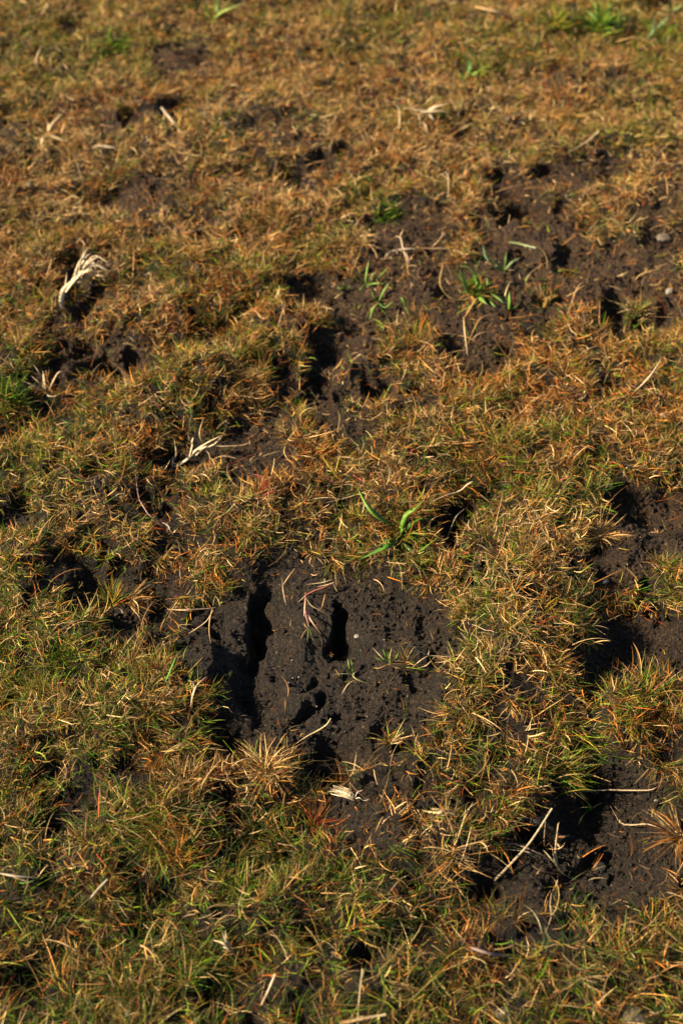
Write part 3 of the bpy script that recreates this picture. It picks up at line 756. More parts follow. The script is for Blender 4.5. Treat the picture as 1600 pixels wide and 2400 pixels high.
plant('weed', 'small upright green weed with thin spread leaves right of the strap leaved weed', 'weed', (1193,725), [
 lf([(1192,724),(1194,704),(1193,682)], [1,9,16], 3.4, BG1, BG2),
 lf([(1190,718),(1172,702),(1149,687)], [2,8,8], 2.6, (0.066, 0.132, 0.059), BG2),
 lf([(1196,722),(1206,717),(1215,708)], [2,6,8], 3.0, BG1, BG2),
 lf([(1190,720),(1187,706),(1184,694)], [2,7,9], 2.2, BG1, BG2),
 lf([(1168,722),(1158,714),(1147,704)], [1,4,5], 3.0, (0.079, 0.145, 0.066), BG2),
])
plant('weed', 'green weed with a broad folded leaf at the edge of a soil hollow', 'weed', (1181,636), [
 lf([(1180,634),(1166,622),(1152,610)], [1,9,15], 5.6, BG1, BG2),
 lf([(1182,630),(1185,608),(1186,588)], [1,9,16], 2.8, BG1, BG2),
 lf([(1184,632),(1200,617),(1219,603)], [1,8,10], 2.6, (0.132, 0.211, 0.079), (0.264, 0.277, 0.132)),
 lf([(1160,628),(1146,612),(1136,596),(1132,574)], [1,8,12,14], 3.0, (0.066, 0.132, 0.053), (0.119, 0.198, 0.086)),
 lf([(1172,634),(1160,628),(1156,624)], [1,6,8], 4, BG1, BG2),
])
plant('seedling', 'tiny seedling with one yellow green leaf lying on bare soil', 'seedling', (1230,664), [
 lf([(1216,666),(1200,662),(1185,659)], [2,4,4], 4.0, (0.198, 0.211, 0.066), (0.224, 0.224, 0.079)),
 lf([(1224,662),(1219,652),(1216,640)], [1,6,9], 3.0, (0.277, 0.198, 0.079), (0.370, 0.277, 0.132)),
 lf([(1232,664),(1234,652),(1243,641)], [1,7,10], 2.6, BG1, (0.330, 0.238, 0.132)),
])
plant('grass_plant', 'blue green grass plant with fanned blades left of the soil clearing', 'grass plant', (856,668), [
 lf([(856,667),(859,640),(864,608)], [1,12,20], 2.6, BG1, BG2), lf([(858,667),(884,650),(909,626)], [1,10,16], 3.0, BG1, BG2),
 lf([(854,667),(838,658),(820,647)], [1,8,10], 3.0, BG1, BG2), lf([(854,666),(842,645),(826,636)], [1,9,12], 2.4, BG1, BG2),
 lf([(858,668),(878,664),(898,664)], [1,6,6], 3.2, BG1, BG2), lf([(853,668),(846,676),(838,680)], [1,5,4], 2.4, BG1, BG2),
 lf([(856,668),(868,650),(880,636)], [1,6,6], 2.2, BG1, BG2),
])
plant('grass_plant', 'green grass plant with a blade drooping down over dark soil', 'grass plant', (884,712), [
 lf([(884,711),(873,726),(866,750)], [1,7,4], 3.4, BG1, BG2), lf([(886,710),(900,698),(911,683)], [1,8,12], 3.0, BG1, BG2),
 lf([(884,710),(876,696),(870,684)], [1,8,12], 2.6, BG1, BG2), lf([(887,712),(902,720),(920,726)], [1,6,4], 2.6, (0.053, 0.119, 0.040), BG2),
 lf([(886,712),(900,732),(924,738)], [1,6,4], 2.6, (0.053, 0.119, 0.040), BG2),
])
plant('grass_shoot', 'short curved green shoot right of the drooping grass plant', 'grass shoot', (936,716), [
 lf([(934,717),(952,724),(960,742)], [1,6,3], 2.8, BG1, BG2), lf([(938,716),(942,700),(950,690)], [1,6,7], 2.0, BG1, BG2)])
plant('grass_shoot', 'stubby bright green shoot left of the blue green grass plant', 'grass shoot', (806,684), [
 lf([(806,684),(805,672),(807,662)], [1,7,11], 3.4, BG1, BG2), lf([(804,684),(796,676),(790,672)], [1,5,6], 3.0, BG1, BG2), lf([(808,684),(816,675),(820,668)], [1,5,6], 2.6, BG1, BG2)])
plant('straw', 'short cut pale green stalk lying on bare soil', 'stalk', (1225,574), [
 rd([(1192,567),(1224,573),(1255,581)], [3,4,3], 2.6, (0.224, 0.277, 0.119), (0.290, 0.317, 0.172), 'stem')])
plant('withered_sprig', 'curled bleached dead grass stems in the soil above the blue green plant', 'dead stems', (930,592), [
 lf([(900,606),(912,590),(930,585),(950,592),(957,612),(960,624)], [2,8,12,12,8,2], 3.0, WH1, WH2, 'strand'),
 lf([(926,554),(938,570),(946,590),(957,618)], [4,9,11,3], 2.6, ST1, WH2, 'strand'),
 lf([(946,536),(940,548),(934,560)], [6,8,6], 2.6, ST1, ST2, 'strand'),
 lf([(918,588),(945,586),(974,590)], [9,12,7], 2.4, WH1, WH2, 'strand'),
 lf([(974,589),(1012,582),(1052,583),(1060,600)], [4,7,8,3], 3.0, OR1, ST2, 'strand'),
 lf([(904,592),(913,604),(926,604)], [4,6,2], 2.0, WH1, WH2, 'strand')])
WH1, WH2 = (.46, .36, .22), (.56, .46, .32)
plant('dead_grass_tuft', 'bleached straw tuft bent over and frayed like a broom', 'dead grass tuft', (144,716), [
 lf([(144,722),(143,704),(148,684),(158,668),(172,655)], [1,8,14,18,20], 6.0, WH1, WH2, 'strand'),
 lf([(150,690),(166,668),(184,640),(198,579)], [14,20,25,30], 4.0, WH1, (0.396, 0.317, 0.198), 'strand'),
 lf([(150,688),(172,656),(190,622),(213,585)], [14,21,26,31], 4.0, WH1, (0.396, 0.317, 0.198), 'strand'),
 lf([(152,684),(180,650),(206,616),(237,598)], [14,22,27,32], 4.4, WH1, ST2, 'strand'),
 lf([(154,680),(186,650),(222,626),(253,615)], [14,21,25,30], 4.0, WH1, ST2, 'strand'),
 lf([(156,676),(176,648),(190,620),(206,588)], [16,22,27,32], 4.0, WH1, ST2, 'strand'),
 lf([(158,674),(184,656),(212,636),(228,612)], [16,21,25,30], 4.4, WH1, ST2, 'strand'),
 lf([(164,664),(196,652),(220,649),(236,649)], [18,18,19,24], 3.4, WH1, ST1, 'strand'),
 lf([(166,664),(192,658),(220,657),(247,658)], [18,16,13,11], 3.2, WH1, ST2, 'strand'),
 lf([(190,640),(240,622),(275,617),(302,617)], [20,17,14,12], 1.6, (0.264, 0.185, 0.112), (0.264, 0.198, 0.132), 'strand'),
 lf([(146,700),(152,676),(158,644)], [8,14,18], 2.6, WH1, ST2, 'strand'),
 lf([(150,690),(168,664),(188,634),(206,596)], [13,20,26,31], 3.4, WH1, WH2, 'strand'),
 lf([(150,690),(170,662),(196,636),(224,604)], [13,20,26,31], 3.4, WH1, WH2, 'strand'),
 lf([(150,690),(172,662),(202,636),(244,604)], [13,20,26,31], 3.4, WH1, WH2, 'strand'),
 lf([(150,690),(172,664),(206,640),(244,624)], [13,20,24,29], 3.4, WH1, WH2, 'strand'),
 lf([(150,690),(174,664),(212,646),(252,634)], [13,20,22,27], 3.4, WH1, WH2, 'strand'),
 lf([(150,690),(166,664),(186,636),(190,596)], [13,20,26,31], 3.4, WH1, WH2, 'strand'),
 lf([(150,690),(172,664),(206,650),(232,640)], [13,20,21,26], 3.4, WH1, WH2, 'strand'),

 lf([(150,692),(164,672),(184,644),(186,606)], [12,19,26,31], 3.6, WH1, ST2, 'strand')])
plant('dead_grass_tuft', 'bleached feathery dead sprig lying on blurred tan turf near the top', 'dead grass tuft', (966,257), [
 lf([(944,256),(958,253),(976,258),(990,262)], [4,10,12,12], 5.0, WH1, WH2, 'strand'),
 lf([(970,256),(998,262),(1020,250),(1046,243)], [12,14,16,16], 5.6, WH2, ST2, 'strand'),
 lf([(985,260),(1018,260),(1046,260),(1074,274)], [12,14,13,6], 3.6, WH1, ST1, 'strand'),
 lf([(985,260),(1004,266),(1014,278),(1022,288)], [12,12,9,5], 4.2, WH2, ST2, 'strand'),
 lf([(976,258),(982,268),(985,284)], [12,9,5], 5.0, WH1, ST1, 'strand'),
 lf([(990,276),(997,292),(1001,312)], [7,5,3], 3.0, ST1, ST2, 'strand')])
plant('straw', 'upright bowed tan straw left of the bleached feathery sprig', 'straw', (931,312), [
 lf([(931,313),(936,290),(935,262),(923,240)], [2,8,12,14], 3.6, ST1, (0.304, 0.238, 0.132), 'strand')])
plant('dead_grass_tuft', 'silvery white branched dead grass sprig over dark shade left of centre', 'dead grass tuft', (411,1093), [
 lf([(408,1094),(425,1086),(441,1075),(452,1062),(466,1050),(492,1034),(522,1019)], [5,10,14,18,22,24,24], 3.0, WH2, ST2, 'strand'),
 lf([(452,1066),(470,1052),(500,1042),(521,1022)], [15,18,20,21], 2.4, WH1, ST2, 'strand'),
 lf([(442,1076),(433,1063),(431,1061)], [14,16,17], 2.2, WH1, WH2, 'strand'),
 lf([(443,1074),(448,1052),(449,1040),(440,1028)], [14,20,22,23], 2.2, WH1, ST2, 'strand'),
 lf([(449,1042),(454,1032)], [21,24], 2.0, WH1, WH2, 'strand'),
 lf([(444,1078),(456,1074),(464,1062),(476,1052)], [12,12,13,13], 2.6, ST1, ST2, 'strand'),
 lf([(474,1040),(468,1016),(476,980)], [20,20,16], 1.4, ST1, ST1, 'strand'),
 lf([(486,1044),(526,1046),(566,1044),(590,1034)], [18,14,10,6], 2.2, WH1, OR2, 'strand'),
 lf([(404,1094),(405,1080),(406,1070)], [5,8,10], 2.4, WH1, WH2, 'strand'),
 lf([(410,1076),(413,1060),(409,1038)], [9,14,18], 1.8, ST1, ST2, 'strand'),
 lf([(406,1096),(398,1102),(392,1110)], [5,4,3], 1.8, OR1, ST1, 'strand'),
 lf([(450,1070),(460,1062),(470,1056)], [14,16,16], 2.2, WH2, WH2, 'strand')])
plant('dead_grass_tuft', 'wiry beige dead tuft with stems spread like a star in a soil furrow', 'dead grass tuft', (105,920), [
 lf([(105,921),(99,895),(90,870),(76,846)], [2,14,20,22], 2.4, ST1, ST2, 'strand'),
 lf([(107,920),(106,895),(100,865)], [2,14,22], 2.8, ST1, WH2, 'strand'),
 lf([(109,918),(124,895),(136,876),(144,861)], [2,12,16,16], 2.0, ST1, ST2, 'strand'),
 lf([(103,920),(84,905),(50,892)], [2,10,12], 2.2, ST1, ST2, 'strand'),
 lf([(104,922),(84,916),(62,908)], [2,8,8], 2.0, ST1, ST2, 'strand'),
 lf([(108,922),(118,925),(134,926)], [2,5,3], 3.2, WH1, ST2, 'strand'),
 lf([(104,920),(92,898),(72,878)], [2,10,14], 1.8, ST1, ST2, 'strand')])
plant('straw', 'thick pale stalk leaning over the dark slot at upper left', 'straw', (424,311), [
 rd([(426,312),(403,282),(378,250)], [2,12,18], 4.4, WH1, WH2, 'stem')])
plant('dead_grass_tuft', 'out of focus pale dead tuft with star shaped arms near the upper left edge', 'dead grass tuft', (110,313), [
 lf([(110,314),(124,290),(145,263)], [4,14,18], 4.4, ST1, ST2, 'strand'), lf([(110,314),(134,323),(158,332)], [4,8,6], 4, ST1, ST2, 'strand'),
 lf([(108,314),(100,326),(96,340)], [4,7,4], 5, ST1, ST2, 'strand'), lf([(110,314),(96,304),(88,296)], [4,8,8], 4, ST1, ST2, 'strand'), lf([(112,312),(116,300),(112,286)], [4,9,12], 5, ST1, ST2, 'strand')])
plant('dead_leaf', 'cream coloured blurred leaf standing at the top left corner', 'dead leaf', (97,30), [
 lf([(96,32),(104,20),(113,6)], [2,8,12], 8, WH1, ST2, 'blade')])
plant('straw', 'tan straw standing in green turf at the upper left', 'straw', (93,174), [lf([(94,176),(88,150),(86,132),(98,106)], [2,10,16,16], 4, OR1, ST2, 'strand')])
plant('dead_leaf', 'folded grey straw leaf below the star shaped dead tuft', 'dead leaf', (240,346), [
 lf([(214,348),(236,342),(272,346)], [4,9,5], 6, ST1, WH2, 'blade'), lf([(238,346),(236,356),(250,368)], [4,7,4], 5, ST1, ST2, 'blade')])
plant('straw', 'straight tan straw lying in greenish turf at the top centre', 'straw', (1160,26), [rd([(1114,15),(1160,26),(1204,37)], [8,10,8], 4, OR2, ST2, 'stem')])
plant('straw', 'tan straw pointing at the green strip at the upper right', 'straw', (1366,336), [rd([(1330,358),(1366,336),(1402,316)], [6,10,12], 2.6, ST1, ST2, 'stem')])
plant('withered_sprig', 'long thin wavy stem hanging over orange turf right of centre top', 'dead stem', (1050,470), [lf([(1048,478),(1051,440),(1046,404),(1020,386)], [3,8,10,8], 2.4, ST1, ST2, 'strand')])
plant('broadleaf_weed', 'bright green leafy weed in the top right part of the lawn', 'weed', (1410,58), [
 lf([(1410,60),(1390,36),(1372,14)], [2,16,22], 7, (0.145, 0.264, 0.046), (0.172, 0.290, 0.066)), lf([(1412,60),(1398,30),(1396,4)], [2,16,24], 7, (0.145, 0.264, 0.046), (0.172, 0.290, 0.066)),
 lf([(1450,54),(1462,44),(1480,36)], [6,14,16], 12, (0.172, 0.304, 0.066), (0.172, 0.304, 0.066)), lf([(1414,58),(1440,50),(1456,60)], [2,12,10], 8, (0.145, 0.264, 0.046), (0.172, 0.290, 0.066)),
 lf([(1408,60),(1424,30),(1430,10)], [2,14,18], 6, (0.145, 0.264, 0.046), (0.172, 0.290, 0.066)), lf([(1410,62),(1424,70),(1432,80)], [2,8,6], 7, (0.106, 0.224, 0.033), (0.172, 0.290, 0.066))])
plant('grass_plant', 'pale green forked grass plant beside the top right weed', 'grass plant', (1530,78), [
 lf([(1518,90),(1530,66),(1532,46)], [2,14,22], 6, (0.132, 0.238, 0.092), (0.185, 0.277, 0.132)), lf([(1530,74),(1548,58),(1566,38)], [4,14,20], 6, (0.132, 0.238, 0.092), (0.185, 0.277, 0.132)),
 lf([(1560,22),(1580,14),(1604,8)], [8,12,10], 6, (0.198, 0.290, 0.106), (0.224, 0.304, 0.132))])
plant('broadleaf_weed', 'single bright green weed standing in the upper right brown turf', 'weed', (1098,170), [
 lf([(1097,172),(1100,148),(1094,124)], [2,14,22], 6, (0.106, 0.224, 0.059), (0.158, 0.264, 0.092)), lf([(1100,170),(1108,160),(1118,152)], [2,10,12], 11, (0.158, 0.277, 0.046), (0.185, 0.304, 0.066)),
 lf([(1098,172),(1084,168),(1072,168)], [2,8,8], 7, (0.119, 0.224, 0.040), (0.172, 0.290, 0.066)), lf([(1100,172),(1094,182),(1082,190)], [2,6,4], 7, (0.066, 0.172, 0.020), (0.092, 0.198, 0.033))])
plant('grass_plant', 'bright green long blades at the top edge left of centre', 'grass plant', (500,44), [
 lf([(498,46),(520,26),(548,14),(580,2)], [2,16,20,20], 5.5, (0.145, 0.251, 0.040), (0.277, 0.264, 0.092)), lf([(500,42),(508,20),(510,-6)], [2,14,20], 5, (0.132, 0.224, 0.066), (0.185, 0.264, 0.106)),
 lf([(498,44),(484,30),(476,22)], [2,10,14], 6, (0.106, 0.224, 0.033), (0.145, 0.251, 0.053))])
plant('straw', 'thick straight tan straw leaning across dark soil at lower right', 'straw', (1157,2071), [rd([(1157,2072),(1196,2026),(1244,1972),(1287,1925)], [2,9,15,20], 2.1, (0.396, 0.290, 0.158), (0.462, 0.356, 0.211), 'stem')])
plant('withered_sprig', 'branched shaggy yellow dead stem beside the thick tan straw', 'dead stem', (1330,2057), [
 lf([(1334,2060),(1312,2042),(1299,2018),(1295,1990),(1291,1962)], [1,6,9,10,10], 3.4, (0.330, 0.251, 0.119), (0.409, 0.317, 0.172), 'strand'),
 lf([(1330,2057),(1308,2036),(1302,2010),(1302,1985),(1304,1950),(1310,1930)], [1,5,8,10,12,14], 3.0, (0.304, 0.224, 0.106), (0.363, 0.264, 0.132), 'strand'),
 lf([(1300,1970),(1312,1986),(1330,1992)], [9,8,5], 2.0, ST1, ST2, 'strand'), lf([(1305,2034),(1290,2012),(1272,1992)], [6,8,9], 1.8, ST1, ST2, 'strand'),
 lf([(1308,2050),(1276,2044),(1256,2036),(1243,2025)], [3,6,8,9], 2.2, ST1, ST2, 'strand'), lf([(1307,2054),(1304,2072),(1293,2092)], [3,4,2], 1.8, (0.264, 0.211, 0.132), (0.264, 0.211, 0.132), 'strand'),
 lf([(1290,1964),(1280,1956),(1272,1944)], [10,11,12], 2.2, OR1, ST2, 'strand'), lf([(1304,1962),(1322,1962),(1334,1958)], [9,9,8], 2.4, (0.264, 0.079, 0.040), (0.198, 0.224, 0.106), 'strand'),
 lf([(1334,2060),(1342,2058),(1348,2064)], [1,3,1], 1.2, (0.264, 0.198, 0.132), (0.264, 0.198, 0.132), 'strand')])
plant('dead_leaf', 'grey purple dead blade sweeping under the thick tan straw', 'dead blades', (1180,1978), [
 lf([(1162,1980),(1200,1978),(1238,1990),(1276,2008)], [6,10,9,5], 1.8, (0.185, 0.132, 0.119), (0.145, 0.106, 0.092), 'strand'),
 lf([(1150,1990),(1190,1992),(1230,1996),(1256,2004)], [5,8,7,4], 2.0, ST1, ST2, 'strand'),
 lf([(1196,1938),(1216,1940),(1236,1941)], [8,9,8], 1.8, (0.185, 0.145, 0.119), (0.185, 0.145, 0.119), 'strand')])
plant('grass_shoot', 'young green shoot with yellow lower leaf on soil right of the big tussock', 'grass shoot', (1372,1905), [
 lf([(1374,1902),(1366,1888),(1360,1878)], [2,8,12], 3.6), lf([(1374,1902),(1384,1896),(1376,1880)], [2,7,11], 3.0), lf([(1372,1904),(1362,1918),(1355,1934)], [2,5,2], 2.4, (0.198, 0.211, 0.040), OR2), lf([(1374,1902),(1392,1892),(1412,1880)], [2,5,5], 1.6, OR1, OR2)])
plant('dead_runner', 'long thin pale runner stretched level across soil at right', 'runner', (1463,1854), [lf([(1362,1856),(1420,1852),(1468,1853),(1522,1853),(1538,1845)], [6,10,9,8,10], 1.6, (0.277, 0.198, 0.112), ST2, 'strand')])
plant('dead_runner', 'bent tan runner sweeping over dark soil toward the right edge', 'runner', (1454,1933), [
 lf([(1430,1890),(1444,1914),(1456,1932),(1484,1934),(1516,1932),(1548,1942)], [4,6,9,12,12,8], 2.6, (0.330, 0.238, 0.125), (0.409, 0.304, 0.172), 'strand')])
plant('dead_runner', 'pale pink runner trailing down through the mid left turf', 'runner', (352,1209), [
 lf([(316,1100),(321,1140),(332,1180),(352,1210),(380,1224),(408,1240)], [10,10,10,11,9,6], 1.9, (0.330, 0.198, 0.132), (0.396, 0.264, 0.211), 'strand'),
 lf([(380,1224),(394,1232),(400,1246),(408,1256)], [9,11,11,8], 2.6, (0.363, 0.238, 0.198), (0.436, 0.330, 0.238), 'strand')])
plant('withered_sprig', 'long pale bent stem right of the large green grass plant', 'dead stem', (1075,1153), [
 lf([(1122,1116),(1104,1128),(1076,1152),(1048,1160),(1020,1172),(1000,1186)], [14,16,14,13,11,8], 2.4, ST2, ST1, 'strand'), lf([(1050,1196),(1018,1178),(960,1176),(936,1178)], [8,12,12,8], 1.6, ST1, ST2, 'strand')])
plant('straw', 'slim white straw leaning over the dark gap right of the green plant', 'straw', (1047,1261), [rd([(1047,1262),(1066,1228),(1087,1194)], [8,14,16], 1.3, ST1, WH2, 'stem')])
plant('straw', 'thin tan straw lying on the soil dent above centre', 'straw', (1095,832), [
 lf([(1086,742),(1089,780),(1095,834)], [5,7,2], 2.4, OR2, ST2, 'strand'), lf([(1096,806),(1112,768),(1128,744),(1160,735)], [2,7,8,5], 1.6, OR1, OR2, 'strand')])
plant('straw', 'long pale straw leaning in rust turf near the right edge', 'straw', (1518,880), [lf([(1484,920),(1520,882),(1550,840)], [4,13,18], 2.2, ST1, WH2, 'strand')])
plant('grass_plant', 'single broad green blade at the left rim of the hollow', 'grass plant', (388,1597), [
 lf([(386,1600),(398,1576),(414,1536)], [8,15,22], 3.6, (0.079, 0.172, 0.033), (0.106, 0.224, 0.033)), lf([(386,1598),(378,1580),(372,1570)], [6,10,12], 2.0)])
plant('red_runner', 'small pink stemmed shoot lying in the middle of the muddy print', 'grass shoot', (716,1396), [
 rd([(784,1364),(762,1376),(738,1384),(718,1394)], [8,8,6,3], 1.6, (0.224, 0.066, 0.059), (0.264, 0.092, 0.066), 'stem'),
 lf([(716,1396),(714,1425),(712,1444)], [3,6,6], 2.2, (0.330, 0.145, 0.092), (0.436, 0.343, 0.238)), lf([(716,1398),(728,1418),(748,1430),(774,1446)], [3,8,8,6], 1.8, ST1, ST2),
 lf([(716,1432),(718,1446),(724,1472)], [3,7,6], 2.6, (0.396, 0.106, 0.132), (0.330, 0.198, 0.106)), lf([(716,1432),(730,1456),(750,1484)], [3,8,6], 2.0, (0.409, 0.224, 0.185), (0.396, 0.264, 0.132)),
 lf([(724,1468),(722,1486),(720,1506)], [4,6,4], 1.4, (0.092, 0.172, 0.040), (0.172, 0.172, 0.053)), lf([(724,1468),(728,1486),(736,1504)], [4,6,4], 1.3, (0.092, 0.172, 0.040), (0.172, 0.172, 0.053)),
 lf([(724,1470),(712,1484),(704,1498)], [4,5,2], 1.2, OR1, OR2), lf([(712,1460),(716,1468),(722,1474)], [3,5,5], 1.6, OR2, ST2)])
plant('seedling', 'thin forked seedling on bare soil in the lower right of the print', 'seedling', (828,1588), [
 lf([(824,1582),(800,1580),(778,1581)], [3,9,10], 1.5, (0.224, 0.238, 0.092), (0.343, 0.330, 0.172)), lf([(824,1582),(818,1562),(815,1544)], [2,9,13], 1.8), lf([(822,1578),(808,1568),(800,1560)], [3,7,8], 1.6),
 lf([(824,1582),(838,1594),(866,1602)], [2,5,4], 1.8, (0.264, 0.211, 0.092), (0.132, 0.198, 0.053)), lf([(830,1594),(814,1606),(800,1628)], [3,7,3], 1.5, ST1, ST2), lf([(824,1580),(826,1562),(821,1544)], [2,8,10], 1.4)])
plant('grass_plant', 'small spiky green plant on the right slope of the muddy print', 'grass plant', (912,1556), [
 lf([(910,1556),(892,1538),(872,1517)], [1,10,14], 1.8, (0.224, 0.224, 0.066), ST2), lf([(912,1554),(914,1536),(918,1516)], [1,10,16], 1.8, (0.224, 0.092, 0.053), (0.198, 0.198, 0.066)), lf([(911,1555),(904,1538),(896,1520)], [1,10,16], 2.2),
 lf([(910,1556),(894,1548),(878,1540)], [1,9,12], 1.9), lf([(914,1556),(926,1544),(934,1530)], [1,8,12], 1.5), lf([(908,1558),(890,1566),(874,1566)], [1,6,5], 1.8, OR1, OR2), lf([(914,1558),(930,1566),(946,1566)], [1,6,3], 1.6, OR1, OR2), lf([(912,1554),(908,1534),(903,1524)], [1,9,12], 2.0)])
plant('withered_sprig', 'forked straw coloured stem pointing left on the right side of the print', 'dead stem', (1003,1536), [
 lf([(960,1513),(982,1526),(1003,1537),(1030,1538),(1056,1541)], [14,12,10,8,5], 2.0, WH2, ST1, 'strand'), lf([(1056,1541),(1076,1542),(1094,1548)], [5,7,6], 4.0, WH1, ST2, 'strand'),
 lf([(1003,1537),(984,1548),(964,1566)], [8,7,2], 1.6, ST1, ST2, 'strand'), lf([(1018,1540),(1000,1560),(978,1566)], [7,6,3], 1.5, ST1, ST2, 'strand'), lf([(1052,1540),(1056,1560),(1050,1580)], [5,7,3], 1.5, OR1, ST2, 'strand'),
 lf([(1056,1540),(1074,1562),(1086,1578)], [5,7,3], 1.5, OR1, ST2, 'strand'), lf([(1048,1540),(1040,1556),(1024,1572)], [5,6,3], 1.5, OR1, ST2, 'strand')])
plant('straw', 'curved yellow straw at the lower rim of the muddy print', 'straw', (739,1713), [
 lf([(775,1684),(764,1700),(744,1713),(716,1728),(690,1746)], [16,13,9,6,4], 1.9, (0.409, 0.356, 0.172), ST1, 'strand'), lf([(722,1726),(708,1720),(702,1730)], [6,5,2], 1.2, OR1, OR2, 'strand')])
plant('straw', 'rusty thin curved fibre on bare soil in the print', 'fibre', (672,1612), [lf([(660,1586),(671,1600),(676,1616),(674,1634)], [3,4,4,2], 1.4, (0.330, 0.158, 0.066), (0.396, 0.211, 0.092), 'strand')])
plant('straw', 'pale thin stem hanging from the upper rim into the print', 'straw', (665,1390), [lf([(661,1356),(663,1380),(667,1404),(671,1420)], [14,11,7,2], 1.6, ST1, ST2, 'strand'), lf([(664,1370),(676,1352),(692,1338)], [10,12,12], 1.4, ST1, OR2, 'strand')])
plant('withered_sprig', 'flat tan crossing stems over the top rim of the print', 'dead stems', (760,1365), [
 lf([(718,1370),(752,1366),(780,1358)], [8,10,11], 1.6, ST1, ST2, 'strand'), lf([(742,1376),(770,1370),(784,1364)], [7,9,10], 1.8, ST1, ST2, 'strand'), lf([(780,1366),(790,1386),(798,1408)], [10,8,3], 1.6, ST1, OR2, 'strand'),
 lf([(762,1392),(758,1410),(752,1430)], [6,6,2], 1.6, OR1, OR2, 'strand'), lf([(698,1412),(710,1402),(716,1394)], [3,5,4], 1.3, ST1, ST2, 'strand')])
plant('dead_runner', 'pale knotted runner across the turf at the left rim of the print', 'runner', (440,1430), [
 lf([(392,1428),(430,1430),(470,1428),(508,1424)], [6,9,9,7], 2.0, ST1, (0.409, 0.290, 0.198), 'strand'), lf([(500,1430),(484,1456),(460,1474),(440,1486)], [8,8,6,3], 1.8, ST1, ST2, 'strand'), lf([(498,1424),(492,1450),(490,1480),(494,1510)], [8,10,8,3], 1.6, ST1, OR2, 'strand')])
plant('withered_sprig', 'pale frayed stem standing on the left rim of the print', 'dead stem', (450,1640), [
 lf([(446,1660),(452,1630),(462,1606),(486,1584)], [4,14,16,12], 2.4, (0.363, 0.251, 0.172), ST2, 'strand'), lf([(456,1620),(452,1600),(440,1594)], [12,14,12], 1.6, ST1, ST2, 'strand')])
plant('straw_bundle', 'broken flat bundle of pale straw fibres below the print', 'straw fragment', (806,1858), [
 lf([(780,1838+k*3.2),(806,1847+k*3.0),(829,1855+k*3.1)], [5,7,6], 1.6, (0.422, 0.343, 0.211), (0.488, 0.409, 0.277), 'fibre') for k in range(8)] + [
 lf([(772,1846),(784,1856),(794,1858)], [8,8,7], .9, WH1, WH2, 'fibre'), lf([(770,1856),(786,1856),(800,1862)], [7,8,7], .9, WH1, WH2, 'fibre'), lf([(774,1861),(790,1866),(804,1868)], [6,7,7], 1.0, WH1, WH2, 'fibre'),
 lf([(793,1840),(806,1846),(824,1852)], [8,9,8], 1.3, WH1, WH2, 'fibre'), lf([(833,1872),(842,1868),(852,1869),(866,1872)], [5,7,6,4], 1.1, WH2, WH2, 'fibre'), lf([(832,1868),(838,1856),(850,1853)], [5,8,7], 1.1, WH2, WH2, 'fibre')])
plant('straw', 'pale flat straw lying at the left edge low down', 'straw', (40,2050), [lf([(-10,2046),(36,2049),(84,2054)], [14,16,12], 3.2, WH1, (0.330, 0.277, 0.198), 'strand'), lf([(30,2054),(60,2058),(78,2062)], [10,11,8], 2.4, ST1, ST2, 'strand')])
plant('straw', 'tan straw lying flat at the bottom edge of the lawn', 'straw', (850,2388), [rd([(796,2400),(850,2389),(904,2376)], [14,16,14], 2.6, OR2, ST2, 'stem')])
plant('straw', 'pale leaning straw at the bottom left of centre', 'straw', (628,2320), [rd([(613,2356),(628,2322),(645,2284)], [8,16,20], 2.0, ST1, WH2, 'stem')])
plant('straw', 'tall thin straw at the bottom just right of centre', 'straw', (842,2340), [rd([(838,2402),(842,2340),(849,2272)], [6,16,20], 1.4, ST1, ST2, 'stem')])
plant('straw', 'grey straw slanting in the lower left turf', 'straw', (230,2084), [rd([(212,2106),(232,2082),(252,2062)], [10,16,18], 1.8, (0.277, 0.224, 0.158), (0.330, 0.277, 0.198), 'stem')])
plant('withered_sprig', 'grey purplish thick dead stem lying in the bottom right turf', 'dead stem', (1160,2236), [rd([(1105,2222),(1140,2234),(1180,2240),(1215,2240)], [8,11,10,7], 2.6, (0.224, 0.158, 0.132), (0.198, 0.145, 0.119), 'stem')])
plant('seed_head', 'pale spread grass seed head in the bottom turf left of centre', 'seed head', (540,2230), [
 lf([(548,2236),(536,2222),(520,2210),(496,2204)], [10,16,18,14], 3.4, ST1, ST2, 'spikelet'), lf([(546,2234),(532,2210),(520,2186)], [10,18,20], 2.8, ST1, ST2, 'spikelet'), lf([(542,2228),(532,2206),(528,2180)], [10,16,18], 2.6, ST1, ST2, 'spikelet'), lf([(548,2238),(534,2224),(522,2220)], [10,14,12], 5, (0.370, 0.317, 0.185), WH2, 'spikelet')])
plant('withered_sprig', 'flat tan dead blades lying left to right below the big tussock', 'dead blades', (1030,1905), [
 lf([(990,1900),(1024,1906),(1050,1902),(1078,1912)], [7,10,10,6], 3.4, (0.330, 0.251, 0.106), ST2, 'strand'), lf([(1008,1896),(1034,1900),(1066,1910)], [8,10,7], 3.0, (0.356, 0.277, 0.132), ST2, 'strand'), lf([(1000,1910),(1040,1912),(1084,1914)], [6,8,5], 1.8, ST1, ST2, 'strand')])
plant('withered_sprig', 'arching greenish tan stem in the lower right turf', 'dead stem', (1262,2190), [lf([(1225,2120),(1248,2136),(1262,2160),(1270,2190)], [10,14,13,5], 2.0, (0.198, 0.172, 0.079), ST2, 'strand')])
plant('withered_sprig', 'hooked thin grey stem hanging into the soil at lower right', 'dead stem', (1290,2150), [lf([(1292,2094),(1289,2120),(1291,2150),(1276,2190)], [3,5,6,3], 1.6, (0.238, 0.185, 0.132), (0.264, 0.198, 0.132), 'strand')])

